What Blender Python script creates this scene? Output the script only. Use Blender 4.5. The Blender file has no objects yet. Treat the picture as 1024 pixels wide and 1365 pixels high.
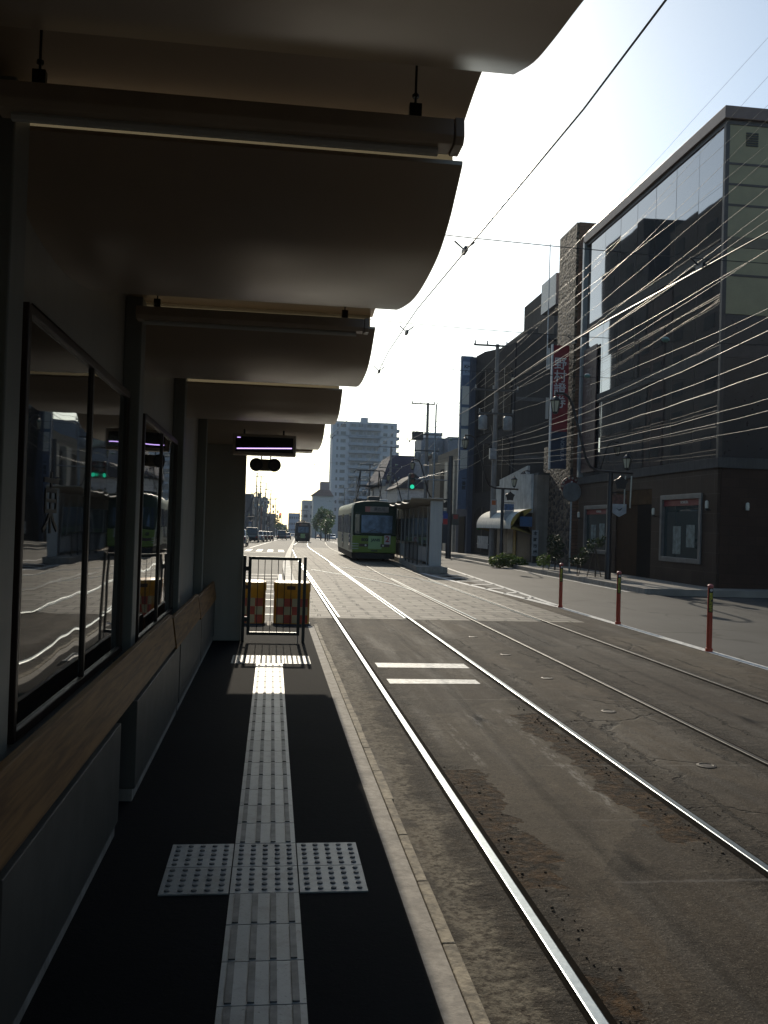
import bpy, math, random
from mathutils import Vector, Matrix
random.seed(7)
D = bpy.data; SC = bpy.context.scene; COL = SC.collection
R = math.radians

# ---------------------------------------------------------------- camera, sky, sun, exposure
CZ = 1.771
YAW, PITCH, ROLL, FPX = 0.123385, 0.0153096, 0.0308818, 1195.7
cam = D.cameras.new("camera"); cam_o = D.objects.new("camera", cam); COL.objects.link(cam_o)
f = Vector((math.sin(YAW)*math.cos(PITCH), math.cos(YAW)*math.cos(PITCH), math.sin(PITCH)))
r = Vector((math.cos(YAW), -math.sin(YAW), 0)); u = r.cross(f)
c_, s_ = math.cos(ROLL), math.sin(ROLL)
r2 = c_*r + s_*u; u2 = -s_*r + c_*u
m3 = Matrix((r2, u2, -f)).transposed()
cam_o.matrix_world = Matrix.Translation((0, 0, CZ)) @ m3.to_4x4()
cam.sensor_fit = 'VERTICAL'; cam.sensor_height = 24.0; cam.lens = 24.0*FPX/1365
cam.clip_start = 0.02; cam.clip_end = 6000
SC.camera = cam_o

SUN_EL, SUN_AZ = R(27.9), R(-0.15)          # azimuth measured from +Y towards +X
world = D.worlds.new("World"); SC.world = world; world.use_nodes = True
wn = world.node_tree; wn.nodes.clear()
sky = wn.nodes.new("ShaderNodeTexSky"); sky.sky_type = 'NISHITA'; sky.sun_disc = False
sky.sun_elevation = SUN_EL; sky.sun_rotation = SUN_AZ; sky.air_density = 0.8; sky.dust_density = 0.9; sky.ozone_density = 0.6
bg = wn.nodes.new("ShaderNodeBackground"); bg.inputs[1].default_value = 0.15
wo = wn.nodes.new("ShaderNodeOutputWorld")
wb = wn.nodes.new("ShaderNodeMix"); wb.data_type = 'RGBA'; wb.blend_type = 'MULTIPLY'; wb.inputs[0].default_value = 1.0; wb.inputs[7].default_value = (1.09, 1.17, 1.11, 1)
wn.links.new(sky.outputs[0], wb.inputs[6]); wn.links.new(wb.outputs[2], bg.inputs[0]); wn.links.new(bg.outputs[0], wo.inputs[0])
sun = D.lights.new("sun", 'SUN'); sun.energy = 4.0; sun.angle = R(0.53); sun.color = (1.0, 0.89, 0.72)
sun_o = D.objects.new("sun", sun); COL.objects.link(sun_o)
sd = Vector((math.sin(SUN_AZ)*math.cos(SUN_EL), math.cos(SUN_AZ)*math.cos(SUN_EL), math.sin(SUN_EL)))
sun_o.rotation_euler = (-sd).to_track_quat('-Z', 'Y').to_euler()
SC.view_settings.view_transform = 'Standard'; SC.view_settings.look = 'None'
SC.view_settings.exposure = -0.20; SC.view_settings.gamma = 1.0
SC.cycles.max_bounces = 6; SC.cycles.diffuse_bounces = 3; SC.cycles.glossy_bounces = 3
SC.cycles.transmission_bounces = 4; SC.cycles.volume_bounces = 0
SC.cycles.use_denoising = True
SC.cycles.sample_clamp_indirect = 8.0

# ---------------------------------------------------------------- materials
class NT:
    def __init__(s, name):
        s.m = D.materials.new(name); s.m.use_nodes = True; s.t = s.m.node_tree; s.n = s.t.nodes; s.n.clear()
        s.out = s.n.new("ShaderNodeOutputMaterial"); s.p = s.n.new("ShaderNodeBsdfPrincipled")
        s.t.links.new(s.p.outputs[0], s.out.inputs[0])
    def lk(s, a, b): s.t.links.new(a, b)
    def new(s, ty, **kw):
        n = s.n.new(ty)
        for k, v in kw.items(): setattr(n, k, v)
        return n
    def setin(s, sock, v):
        if hasattr(v, 'is_linked') or isinstance(v, bpy.types.NodeSocket): s.lk(v, sock)
        else: sock.default_value = v
    def math(s, op, a, b=0.0, c=0.0, clamp=False):
        n = s.new("ShaderNodeMath", operation=op, use_clamp=clamp)
        s.setin(n.inputs[0], a); s.setin(n.inputs[1], b); s.setin(n.inputs[2], c)
        return n.outputs[0]
    def noise(s, vec, scale, detail=4, rough=.55, dist=0):
        n = s.new("ShaderNodeTexNoise"); s.setin(n.inputs['Vector'], vec)
        n.inputs['Scale'].default_value = scale; n.inputs['Detail'].default_value = detail
        n.inputs['Roughness'].default_value = rough; n.inputs['Distortion'].default_value = dist
        return n.outputs[0]
    def ramp(s, v, a, b):                 # smooth step from a to b
        n = s.new("ShaderNodeMapRange", interpolation_type='SMOOTHSTEP'); s.setin(n.inputs[0], v)
        n.inputs[1].default_value = a; n.inputs[2].default_value = b
        return n.outputs[0]
    def mix(s, fac, a, b):
        n = s.new("ShaderNodeMix", data_type='RGBA'); s.setin(n.inputs[0], fac)
        for k, v in ((6, a), (7, b)):
            if isinstance(v, bpy.types.NodeSocket): s.lk(v, n.inputs[k])
            else: n.inputs[k].default_value = (*v, 1) if len(v) == 3 else v
        return n.outputs[2]
    def pos(s): return s.new("ShaderNodeNewGeometry").outputs['Position']
    def obj(s): return s.new("ShaderNodeTexCoord").outputs['Object']
    def sep(s, v):
        n = s.new("ShaderNodeSeparateXYZ"); s.lk(v, n.inputs[0]); return n.outputs
    def scaled(s, v, sc):
        n = s.new("ShaderNodeMapping"); s.lk(v, n.inputs[0]); n.inputs['Scale'].default_value = sc; return n.outputs[0]
    def bump(s, h, strength, dist=.01):
        n = s.new("ShaderNodeBump"); n.inputs['Strength'].default_value = strength; n.inputs['Distance'].default_value = dist
        s.lk(h, n.inputs['Height']); s.lk(n.outputs[0], s.p.inputs['Normal'])

def dim(c, k): return tuple(min(1, x*k) for x in c)
MC = {}
def M(name, col=(.5, .5, .5), rough=.6, metal=0., var=.25, scale=3., bump=0., bscale=60., spec=.5, coat=0., emit=None, estr=1., streak=False):
    if name in MC: return MC[name]
    t = NT(name); p = t.p
    p.inputs['Metallic'].default_value = metal; p.inputs['Roughness'].default_value = rough
    p.inputs['Specular IOR Level'].default_value = spec; p.inputs['Coat Weight'].default_value = coat
    v = t.obj()
    if var > 0:
        n1 = t.noise(v, scale, 5, .6)
        if streak: n1 = t.math('ADD', t.math('MULTIPLY', n1, .5), t.math('MULTIPLY', t.noise(t.scaled(v, (3, 3, .18)), scale*1.5, 4, .6), .5))
        t.lk(t.mix(t.ramp(n1, .3, .72), dim(col, 1-var), dim(col, 1+var*.6)), p.inputs['Base Color'])
        t.lk(t.math('ADD', rough-.08, t.math('MULTIPLY', t.noise(v, scale*2.3, 3), .16)), p.inputs['Roughness'])
    else: p.inputs['Base Color'].default_value = (*col, 1)
    if bump > 0: t.bump(t.noise(v, bscale, 4, .6), bump, .01)
    if emit: p.inputs['Emission Color'].default_value = (*emit, 1); p.inputs['Emission Strength'].default_value = estr
    MC[name] = t.m; return t.m

def mirror_glass(name, ior=1.9, tint=(.012, .014, .016), wob=.0, wscale=1.2, rough=.02):
    if name in MC: return MC[name]
    t = NT(name); p = t.p
    p.inputs['Base Color'].default_value = (*tint, 1); p.inputs['Roughness'].default_value = rough; p.inputs['IOR'].default_value = ior
    if wob: t.bump(t.noise(t.pos(), wscale, 2, .4), wob, .05)
    MC[name] = t.m; return t.m

def translucent(name, col):
    t = NT(name); d = t.new("ShaderNodeBsdfTranslucent"); d.inputs[0].default_value = (*col, 1); t.lk(d.outputs[0], t.out.inputs[0]); MC[name] = t.m; return t.m

RAILS = (1.235, 2.68, 3.91, 5.35)          # centre lines of the four rails near the stop
def mat_trackbed():
    t = NT("weathered_track_asphalt"); p = t.p; v = t.pos(); x, y, z = t.sep(v)
    n_big = t.noise(v, .55, 5, .6); n_mid = t.noise(v, 3.2, 6, .65); n_fine = t.noise(v, 120, 3, .7); n_gr = t.noise(v, 38, 4, .7)
    col = t.mix(t.ramp(n_big, .32, .68), (.022, .0145, .0085), (.068, .048, .029))
    col = t.mix(t.math('MULTIPLY', t.ramp(n_mid, .45, .75), .6), col, (.088, .068, .046))
    # polished tyre lanes, lighter and greyer, along the track
    lane = t.noise(t.scaled(v, (2.2, .16, 1)), 1.3, 5, .65)
    col = t.mix(t.math('MULTIPLY', t.ramp(lane, .5, .72), .5), col, (.082, .074, .064))
    blot = t.noise(v, 1.15, 7, .72, .6)
    col = t.mix(t.math('MULTIPLY', t.ramp(blot, .52, .66), .7), col, (.019, .0135, .009))
    col = t.mix(t.math('MULTIPLY', t.ramp(t.noise(t.scaled(v, (5, .35, 1)), 1.1, 6, .7), .56, .72), .45), col, (.115, .095, .068))
    vc = t.new("ShaderNodeTexVoronoi"); vc.inputs['Scale'].default_value = .55
    nd = t.new("ShaderNodeTexNoise"); nd.inputs['Scale'].default_value = 3.0; nd.inputs['Detail'].default_value = 6; t.lk(v, nd.inputs[0])
    vd = t.new("ShaderNodeVectorMath", operation='MULTIPLY_ADD'); t.lk(nd.outputs[1], vd.inputs[0]); vd.inputs[1].default_value = (.35, .35, 0); t.lk(t.scaled(v, (1, .5, 1)), vd.inputs[2]); t.lk(vd.outputs[0], vc.inputs['Vector'])
    tone = t.sep(vc.outputs['Color'])[0]
    col = t.mix(t.math('MULTIPLY', t.ramp(tone, .55, .75), .5), col, (.024, .019, .014))
    col = t.mix(t.math('MULTIPLY', t.math('SUBTRACT', 1.0, t.ramp(tone, .15, .35)), .4), col, (.105, .088, .064))
    lc = None
    wv = t.math('ADD', t.math('MULTIPLY', t.math('SUBTRACT', t.noise(v, 1.6, 7, .75), .5), .42), x)
    for lx in (2.98, 3.66, 4.35, 5.75):
        li = t.math('SUBTRACT', 1.0, t.ramp(t.math('ABSOLUTE', t.math('SUBTRACT', wv, lx)), .006, .026)); lc = li if lc is None else t.math('MAXIMUM', lc, li)
    lc = t.math('MULTIPLY', lc, t.ramp(t.noise(v, .9, 4), .42, .55))
    col = t.mix(t.math('MULTIPLY', lc, .9), col, (.008, .006, .004))
    dk = t.math('MULTIPLY', t.ramp(x, 3.85, 4.1), t.math('SUBTRACT', 1.0, t.ramp(x, 5.2, 5.5)))
    col = t.mix(t.math('MULTIPLY', dk, .55), col, (.024, .020, .0175))
    oil = t.math('SUBTRACT', 1.0, t.ramp(t.math('ABSOLUTE', t.math('SUBTRACT', t.math('ADD', x, t.math('MULTIPLY', t.math('SUBTRACT', t.noise(v, 1.2, 4), .5), .5)), 1.95)), .05, .42))
    col = t.mix(t.math('MULTIPLY', t.math('MULTIPLY', oil, .55), t.ramp(t.noise(t.scaled(v, (4, .8, 1)), 1.5, 6, .7), .38, .6)), col, (.026, .019, .013))
    # rail-side dirt
    wob = t.math('MULTIPLY', t.math('SUBTRACT', t.noise(v, 2.4, 5, .65), .5), .55)
    wob2 = t.math('MULTIPLY', t.math('SUBTRACT', t.noise(v, 14, 4, .6), .5), .12)
    xw = t.math('ADD', t.math('ADD', x, wob), wob2)
    dirt = None
    for rx in RAILS:
        dd = t.math('SUBTRACT', 1.0, t.ramp(t.math('ABSOLUTE', t.math('SUBTRACT', xw, rx)), .07, .33))
        dirt = dd if dirt is None else t.math('MAXIMUM', dirt, dd)
    col = t.mix(t.math('MULTIPLY', t.math('MULTIPLY', dirt, .92), t.ramp(t.noise(v, 4.5, 6, .7), .30, .55)), col, (.013, .0095, .0065))
    # eroded rusty earth beside the inner faces of the first track
    def patch(xc, w, y0, y1):
        a = t.math('SUBTRACT', 1.0, t.ramp(t.math('ABSOLUTE', t.math('SUBTRACT', xw, xc)), w*.75, w))
        b = t.math('MULTIPLY', t.ramp(t.math('ADD', y, wob), y0, y0+.35), t.math('SUBTRACT', 1.0, t.ramp(t.math('ADD', y, wob), y1-.35, y1)))
        return t.math('MULTIPLY', a, b)
    pt = t.math('MAXIMUM', patch(1.40, .17, 4.2, 6.6), patch(2.47, .15, 4.8, 8.6))
    pt = t.math('MAXIMUM', pt, t.math('MULTIPLY', patch(1.36, .12, .8, 3.6), .8))
    pt = t.ramp(t.math('ADD', t.math('MULTIPLY', pt, .55), t.math('MULTIPLY', t.math('MULTIPLY', t.noise(v, 5.5, 6, .7), .8), t.math('MINIMUM', t.math('MULTIPLY', pt, 3.0), 1.0))), .40, .62)
    rust = t.mix(t.ramp(t.noise(v, 9, 5, .7), .35, .68), (.012, .0075, .0045), (.105, .055, .020))
    col = t.mix(pt, col, rust)
    # pale rough concrete band beside the platform kerb
    band = t.math('SUBTRACT', 1.0, t.ramp(t.math('ABSOLUTE', t.math('SUBTRACT', xw, .93)), .06, .17))
    band = t.math('MULTIPLY', band, t.ramp(t.noise(v, 22, 5, .75), .40, .56))
    col = t.mix(t.math('MULTIPLY', band, .75), col, (.20, .175, .13))
    gut = t.math('SUBTRACT', 1.0, t.ramp(t.math('ABSOLUTE', t.math('SUBTRACT', xw, .78)), .02, .09))
    col = t.mix(t.math('MULTIPLY', gut, .8), col, (.022, .017, .012))
    # worn paint scuffs
    sc1 = t.math('MULTIPLY', t.math('SUBTRACT', 1.0, t.ramp(t.math('ABSOLUTE', t.math('SUBTRACT', x, 2.25)), .03, .07)), t.math('MULTIPLY', t.ramp(y, 5.4, 5.7), t.math('SUBTRACT', 1.0, t.ramp(y, 8.4, 8.9))))
    sc2 = t.math('MULTIPLY', t.math('SUBTRACT', 1.0, t.ramp(t.math('ABSOLUTE', t.math('SUBTRACT', x, 1.62)), .025, .055)), t.math('MULTIPLY', t.ramp(y, 6.5, 6.8), t.math('SUBTRACT', 1.0, t.ramp(y, 7.8, 8.4))))
    sc3 = t.math('MULTIPLY', t.math('SUBTRACT', 1.0, t.ramp(t.math('ABSOLUTE', t.math('SUBTRACT', x, 1.97)), .05, .12)), t.math('MULTIPLY', t.ramp(y, 7.6, 7.9), t.math('SUBTRACT', 1.0, t.ramp(y, 8.2, 8.6))))
    sc = t.math('MAXIMUM', t.math('MAXIMUM', sc1, sc2), sc3)
    sc = t.math('MULTIPLY', sc, t.ramp(t.noise(t.scaled(v, (9, 2.2, 1)), 1.6, 6, .75), .47, .60))
    col = t.mix(t.math('MULTIPLY', sc, .7), col, (.26, .24, .21))
    # cross joints
    jn = None
    for jy in (4.4, 5.35, 6.6, 9.15):
        ji = t.math('SUBTRACT', 1.0, t.ramp(t.math('ABSOLUTE', t.math('SUBTRACT', t.math('ADD', y, t.math('MULTIPLY', wob2, .5)), jy)), .008, .022))
        jn = ji if jn is None else t.math('MAXIMUM', jn, ji)
    jn = t.math('MULTIPLY', jn, t.ramp(t.noise(v, 1.1, 3), .45, .6))
    col = t.mix(t.math('MULTIPLY', jn, .35), col, (.22, .20, .18))
    # cracks
    vo = t.new("ShaderNodeTexVoronoi", feature='DISTANCE_TO_EDGE'); vo.inputs['Scale'].default_value = .62
    nz = t.new("ShaderNodeTexNoise"); nz.inputs['Scale'].default_value = 2.6; nz.inputs['Detail'].default_value = 5; t.lk(v, nz.inputs[0])
    va = t.new("ShaderNodeVectorMath", operation='MULTIPLY_ADD'); t.lk(nz.outputs[1], va.inputs[0]); va.inputs[1].default_value = (.55, .55, 0); t.lk(v, va.inputs[2])
    t.lk(va.outputs[0], vo.inputs['Vector'])
    crk = t.math('MULTIPLY', t.math('SUBTRACT', 1.0, t.ramp(vo.outputs['Distance'], .003, .014)), t.ramp(t.noise(v, .4, 3), .50, .62))
    crk = t.math('MULTIPLY', crk, t.ramp(x, 2.5, 2.9))
    col = t.mix(t.math('MULTIPLY', crk, .9), col, (.012, .010, .008))
    # fresh black patch near second track
    pb = t.math('MULTIPLY', t.math('MULTIPLY', t.ramp(xw, 3.95, 4.05), t.math('SUBTRACT', 1.0, t.ramp(xw, 4.4, 4.5))), t.math('MULTIPLY', t.ramp(y, 13.2, 13.5), t.math('SUBTRACT', 1.0, t.ramp(y, 16.6, 16.8))))
    col = t.mix(t.math('MULTIPLY', pb, .8), col, (.02, .018, .016))
    # aggregate speckle
    n8 = t.noise(v, 7.5, 7, .72, .3)
    col = t.mix(t.math('MULTIPLY', t.ramp(n8, .50, .66), .55), col, (.022, .0165, .011))
    col = t.mix(t.math('MULTIPLY', t.math('SUBTRACT', 1.0, t.ramp(n8, .30, .44)), .45), col, (.12, .10, .073))
    col = t.mix(t.math('MULTIPLY', t.ramp(n_fine, .55, .68), .75), col, (.17, .145, .11))
    col = t.mix(t.math('MULTIPLY', t.math('SUBTRACT', 1.0, t.ramp(n_gr, .32, .46)), .75), col, (.016, .012, .009))
    t.lk(col, p.inputs['Base Color'])
    t.lk(t.math('SUBTRACT', .86, t.math('MULTIPLY', t.ramp(lane, .45, .75), .12)), p.inputs['Roughness'])
    p.inputs['Specular IOR Level'].default_value = .17
    lumps = t.math('MULTIPLY', t.noise(v, 11, 6, .75), t.math('MULTIPLY_ADD', pt, 4.0, t.math('MULTIPLY', dirt, 1.2)))
    h = t.math('ADD', t.math('ADD', t.math('MULTIPLY', n_mid, .5), t.math('MULTIPLY', n_gr, .28)), t.math('MULTIPLY', lumps, .9))
    h = t.math('SUBTRACT', t.math('SUBTRACT', h, t.math('MULTIPLY', t.math('MAXIMUM', crk, lc), .8)), t.math('MULTIPLY', pt, 2.2))
    t.bump(t.math('ADD', h, t.math('MULTIPLY', n_fine, .16)), 1.0, .024)
    return t.m

def mat_setts():
    t = NT("stone_block_paving"); p = t.p; v = t.pos()
    nzv = t.new("ShaderNodeTexNoise"); nzv.inputs['Scale'].default_value = 1.4; t.lk(v, nzv.inputs[0])
    va = t.new("ShaderNodeVectorMath", operation='MULTIPLY_ADD'); t.lk(nzv.outputs[1], va.inputs[0]); va.inputs[1].default_value = (.09, .09, 0); t.lk(v, va.inputs[2])
    b = t.new("ShaderNodeTexBrick"); t.lk(va.outputs[0], b.inputs[0]); b.inputs['Scale'].default_value = 1.0
    b.inputs['Brick Width'].default_value = .66; b.inputs['Row Height'].default_value = .48; b.inputs['Mortar Size'].default_value = .034
    b.inputs['Mortar Smooth'].default_value = .4; b.offset = .5
    b.inputs[1].default_value = (.105, .09, .07, 1); b.inputs[2].default_value = (.22, .196, .156, 1); b.inputs[3].default_value = (.012, .010, .006, 1)
    col = t.mix(t.math('MULTIPLY', t.ramp(t.noise(v, 2.2, 5), .45, .7), .5), b.outputs[0], (.10, .085, .07))
    gr = t.math('MULTIPLY', b.outputs[1], t.ramp(t.noise(v, 2.6, 4, .7), .54, .62))
    col = t.mix(gr, col, (.040, .050, .012))
    col = t.mix(t.math('MULTIPLY', t.ramp(t.noise(v, 60, 3, .7), .55, .7), .35), col, (.32, .29, .25))
    t.lk(col, p.inputs['Base Color']); p.inputs['Roughness'].default_value = .74; p.inputs['Specular IOR Level'].default_value = .28
    h = t.math('SUBTRACT', t.math('MULTIPLY', t.noise(v, 7, 5, .65), .8), t.math('MULTIPLY', b.outputs[1], 1.0))
    t.bump(h, .8, .018)
    return t.m

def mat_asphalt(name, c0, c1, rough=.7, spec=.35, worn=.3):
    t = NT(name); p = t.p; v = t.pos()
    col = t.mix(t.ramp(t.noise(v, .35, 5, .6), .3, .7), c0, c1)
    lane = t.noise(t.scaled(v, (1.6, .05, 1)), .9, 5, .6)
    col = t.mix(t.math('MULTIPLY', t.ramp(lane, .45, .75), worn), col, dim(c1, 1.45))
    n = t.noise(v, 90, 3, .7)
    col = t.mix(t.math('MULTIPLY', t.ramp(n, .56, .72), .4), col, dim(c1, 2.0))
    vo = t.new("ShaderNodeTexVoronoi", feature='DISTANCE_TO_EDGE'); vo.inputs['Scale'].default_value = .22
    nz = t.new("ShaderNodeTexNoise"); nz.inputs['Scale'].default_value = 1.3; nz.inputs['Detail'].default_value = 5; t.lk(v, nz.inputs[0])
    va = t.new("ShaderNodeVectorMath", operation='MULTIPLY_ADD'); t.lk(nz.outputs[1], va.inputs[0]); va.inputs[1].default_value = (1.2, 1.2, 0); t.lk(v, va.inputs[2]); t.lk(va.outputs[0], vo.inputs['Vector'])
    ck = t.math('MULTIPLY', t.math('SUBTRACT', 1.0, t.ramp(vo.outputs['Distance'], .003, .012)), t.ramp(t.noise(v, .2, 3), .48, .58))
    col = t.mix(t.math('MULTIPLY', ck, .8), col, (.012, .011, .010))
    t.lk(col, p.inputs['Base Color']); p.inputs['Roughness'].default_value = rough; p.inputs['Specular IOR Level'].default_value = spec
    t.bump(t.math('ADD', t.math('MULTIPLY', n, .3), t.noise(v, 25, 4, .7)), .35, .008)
    return t.m

def mat_brick(name, c0, c1, cm, bw, rh, mort=.012, rough=.7, bump=.4, axis='YZ', off=.5):
    t = NT(name); p = t.p; v = t.pos(); x, y, z = t.sep(v)
    cb = t.new("ShaderNodeCombineXYZ"); t.lk(y if axis == 'YZ' else x, cb.inputs[0]); t.lk(z, cb.inputs[1])
    b = t.new("ShaderNodeTexBrick"); t.lk(cb.outputs[0], b.inputs[0]); b.inputs['Scale'].default_value = 1.0
    b.inputs['Brick Width'].default_value = bw; b.inputs['Row Height'].default_value = rh; b.inputs['Mortar Size'].default_value = mort; b.offset = off
    b.inputs[1].default_value = (*c0, 1); b.inputs[2].default_value = (*c1, 1); b.inputs[3].default_value = (*cm, 1)
    col = t.mix(t.math('MULTIPLY', t.ramp(t.noise(v, 1.3, 5), .4, .7), .4), b.outputs[0], dim(c0, .6))
    t.lk(col, p.inputs['Base Color']); p.inputs['Roughness'].default_value = rough; p.inputs['Specular IOR Level'].default_value = .15
    t.bump(t.math('SUBTRACT', t.math('MULTIPLY', t.noise(v, 30, 4), .5), b.outputs[1]), bump, .01)
    return t.m

def mat_rough_stone():
    t = NT("split_face_stone"); p = t.p; v = t.pos()
    vo = t.new("ShaderNodeTexVoronoi"); vo.inputs['Scale'].default_value = 4.2; t.lk(t.scaled(v, (1, 1, 1.6)), vo.inputs['Vector'])
    col = t.mix(t.ramp(t.sep(vo.outputs['Color'])[0], .1, .9), (.035, .024, .016), (.19, .135, .088))
    t.lk(col, p.inputs['Base Color']); p.inputs['Roughness'].default_value = .75
    t.bump(t.math('SUBTRACT', t.math('ADD', t.noise(v, 9, 4, .7), t.sep(vo.outputs['Color'])[1]), vo.outputs['Distance']), 1.0, .10)
    return t.m

def mat_leaf(name, c0, c1):
    t = NT(name); p = t.p; oi = t.new("ShaderNodeNewGeometry").outputs['Random Per Island']
    col = t.mix(oi, c0, c1); t.lk(col, p.inputs['Base Color']); p.inputs['Roughness'].default_value = .5
    tr = t.new("ShaderNodeBsdfTranslucent"); t.lk(col, tr.inputs[0]); mx = t.new("ShaderNodeMixShader"); mx.inputs[0].default_value = .35
    t.lk(p.outputs[0], mx.inputs[1]); t.lk(tr.outputs[0], mx.inputs[2]); t.lk(mx.outputs[0], t.out.inputs[0])
    return t.m

TRACKBED = mat_trackbed(); SETTS = mat_setts()
ROAD = mat_asphalt("road_asphalt", (.040, .039, .036), (.062, .060, .056), .74, .28)
ROAD2 = mat_asphalt("far_road_asphalt", (.065, .062, .056), (.095, .09, .083), .78, .25)
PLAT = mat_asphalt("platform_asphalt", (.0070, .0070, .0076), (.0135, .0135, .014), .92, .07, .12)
PAVE = mat_asphalt("pavement_concrete", (.17, .155, .135), (.26, .24, .21), .75, .3, .2)
CONC = M("concrete", (.30, .27, .23), .82, var=.4, scale=6, bump=.3, bscale=70, streak=True)
CONC2 = M("kerb_stone", (.27, .23, .165), .85, var=.6, scale=14, bump=.5, bscale=50)
PAINTW = M("road_paint_white", (.62, .61, .57), .6, var=.45, scale=14)
DGLASS = mirror_glass("dark_facade_glass", 4.0, (.010, .012, .015), .06, .35)
BOARDG = mirror_glass("notice_board_glass", 1.9, (.022, .022, .021), .10, 1.0)
WINDG = mirror_glass("window_glass", 1.7, (.02, .025, .03), .1, .8)
BLACKM = M("black_painted_steel", (.010, .010, .011), .38, var=.3, scale=8)
STEEL = M("galvanised_steel", (.32, .33, .34), .45, .7, var=.25, scale=10)
RAILM = M("polished_rail_steel", (.37, .405, .415), .34, 1.0, var=.12, scale=30)
RAILDULL = M("dull_worn_rail", (.030, .026, .022), .5, .3, var=.5, scale=12)
RAILD = M("rusty_rail_flank", (.008, .006, .004), .95, spec=.03, var=.5, scale=20)
SHWHITE = M("shelter_painted_panel", (.30, .28, .235), .45, var=.10, scale=1.5, streak=True)
SHROOF = M("shelter_ceiling_sheet", (.40, .32, .24), .36, .15, var=.10, scale=1.0)
SHLIGHT = M("light_fitting_enamel", (.42, .34, .25), .40, var=.15)
WOOD = None

# ---------------------------------------------------------------- mesh helpers
class MB:
    def __init__(s): s.v = []; s.f = []; s.mi = []; s.cur = 0
    def face(s, pts):
        b = len(s.v); s.v += [tuple(p) for p in pts]; s.f.append(tuple(range(b, b+len(pts)))); s.mi.append(s.cur); return s
    def box(s, x0, x1, y0, y1, z0, z1):
        b = len(s.v)
        s.v += [(x, y, z) for z in (z0, z1) for y in (y0, y1) for x in (x0, x1)]
        for q in ((0, 2, 3, 1), (4, 5, 7, 6), (0, 1, 5, 4), (2, 6, 7, 3), (0, 4, 6, 2), (1, 3, 7, 5)):
            s.f.append(tuple(b+i for i in q)); s.mi.append(s.cur)
        return s
    def bar(s, p, q, w, h=None, up=(0, 0, 1)):        # rectangular bar from p to q
        h = h or w; p = Vector(p); q = Vector(q); d = (q-p).normalized(); upv = Vector(up)
        if abs(d.dot(upv)) > .98: upv = Vector((1, 0, 0))
        a = d.cross(upv).normalized()*w/2; c = a.cross(d).normalized()*h/2; b = len(s.v)
        for o in (p, q): s.v += [tuple(o-a-c), tuple(o+a-c), tuple(o+a+c), tuple(o-a+c)]
        for t in ((3, 2, 1, 0), (4, 5, 6, 7), (0, 1, 5, 4), (1, 2, 6, 5), (2, 3, 7, 6), (3, 0, 4, 7)):
            s.f.append(tuple(b+i for i in t)); s.mi.append(s.cur)
        return s
    def tube(s, pts, rad, n=8, caps=True):
        pts = [Vector(p) for p in pts]; rads = rad if isinstance(rad, (list, tuple)) else [rad]*len(pts)
        b = len(s.v); pa = None
        for i, p in enumerate(pts):
            d = (pts[min(i+1, len(pts)-1)]-pts[max(i-1, 0)]).normalized()
            a = (pa - d*pa.dot(d)) if pa is not None else d.cross(Vector((0, 0, 1)) if abs(d.z) < .95 else Vector((1, 0, 0)))
            a.normalize(); pa = a; c = d.cross(a)
            for k in range(n):
                an = 2*math.pi*k/n; s.v.append(tuple(p+(a*math.cos(an)+c*math.sin(an))*rads[i]))
        for i in range(len(pts)-1):
            for k in range(n):
                k2 = (k+1) % n
                s.f.append((b+i*n+k, b+i*n+k2, b+(i+1)*n+k2, b+(i+1)*n+k)); s.mi.append(s.cur)
        if caps:
            s.f.append(tuple(b+k for k in range(n))[::-1]); s.mi.append(s.cur)
            e = b+(len(pts)-1)*n; s.f.append(tuple(e+k for k in range(n))); s.mi.append(s.cur)
        return s
    def lathe(s, prof, c=(0, 0, 0), n=16, axis='Z', sq=False):    # profile of (radius, height)
        b = len(s.v)
        for rr, h in prof:
            for k in range(n):
                an = 2*math.pi*(k+(.5 if sq else 0))/n; x, y = rr*math.cos(an), rr*math.sin(an)
                p = {'Z': (x, y, h), 'Y': (x, h, y), 'X': (h, x, y)}[axis]
                s.v.append((p[0]+c[0], p[1]+c[1], p[2]+c[2]))
        for i in range(len(prof)-1):
            for k in range(n):
                k2 = (k+1) % n; s.f.append((b+i*n+k, b+i*n+k2, b+(i+1)*n+k2, b+(i+1)*n+k)); s.mi.append(s.cur)
        s.f.append(tuple(b+k for k in range(n))[::-1]); s.mi.append(s.cur)
        e = b+(len(prof)-1)*n; s.f.append(tuple(e+k for k in range(n))); s.mi.append(s.cur)
        return s
    def prism(s, poly, a0, a1, axis='X'):             # poly in the two other axes
        def P(u_, w, a): return {'X': (a, u_, w), 'Y': (u_, a, w), 'Z': (u_, w, a)}[axis]
        n = len(poly); b = len(s.v)
        s.v += [P(*p, a0) for p in poly]+[P(*p, a1) for p in poly]
        s.f.append(tuple(b+i for i in range(n))[::-1]); s.mi.append(s.cur); s.f.append(tuple(b+n+i for i in range(n))); s.mi.append(s.cur)
        for i in range(n):
            j = (i+1) % n; s.f.append((b+i, b+j, b+n+j, b+n+i)); s.mi.append(s.cur)
        return s
    def loft(s, secs, close=True, caps=True):
        n = len(secs[0]); b = len(s.v)
        for sec in secs: s.v += [tuple(p) for p in sec]
        for i in range(len(secs)-1):
            for k in range(n if close else n-1):
                k2 = (k+1) % n; s.f.append((b+i*n+k, b+i*n+k2, b+(i+1)*n+k2, b+(i+1)*n+k)); s.mi.append(s.cur)
        if caps and close:
            s.f.append(tuple(b+k for k in range(n))[::-1]); s.mi.append(s.cur)
            e = b+(len(secs)-1)*n; s.f.append(tuple(e+k for k in range(n))); s.mi.append(s.cur)
        return s
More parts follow.
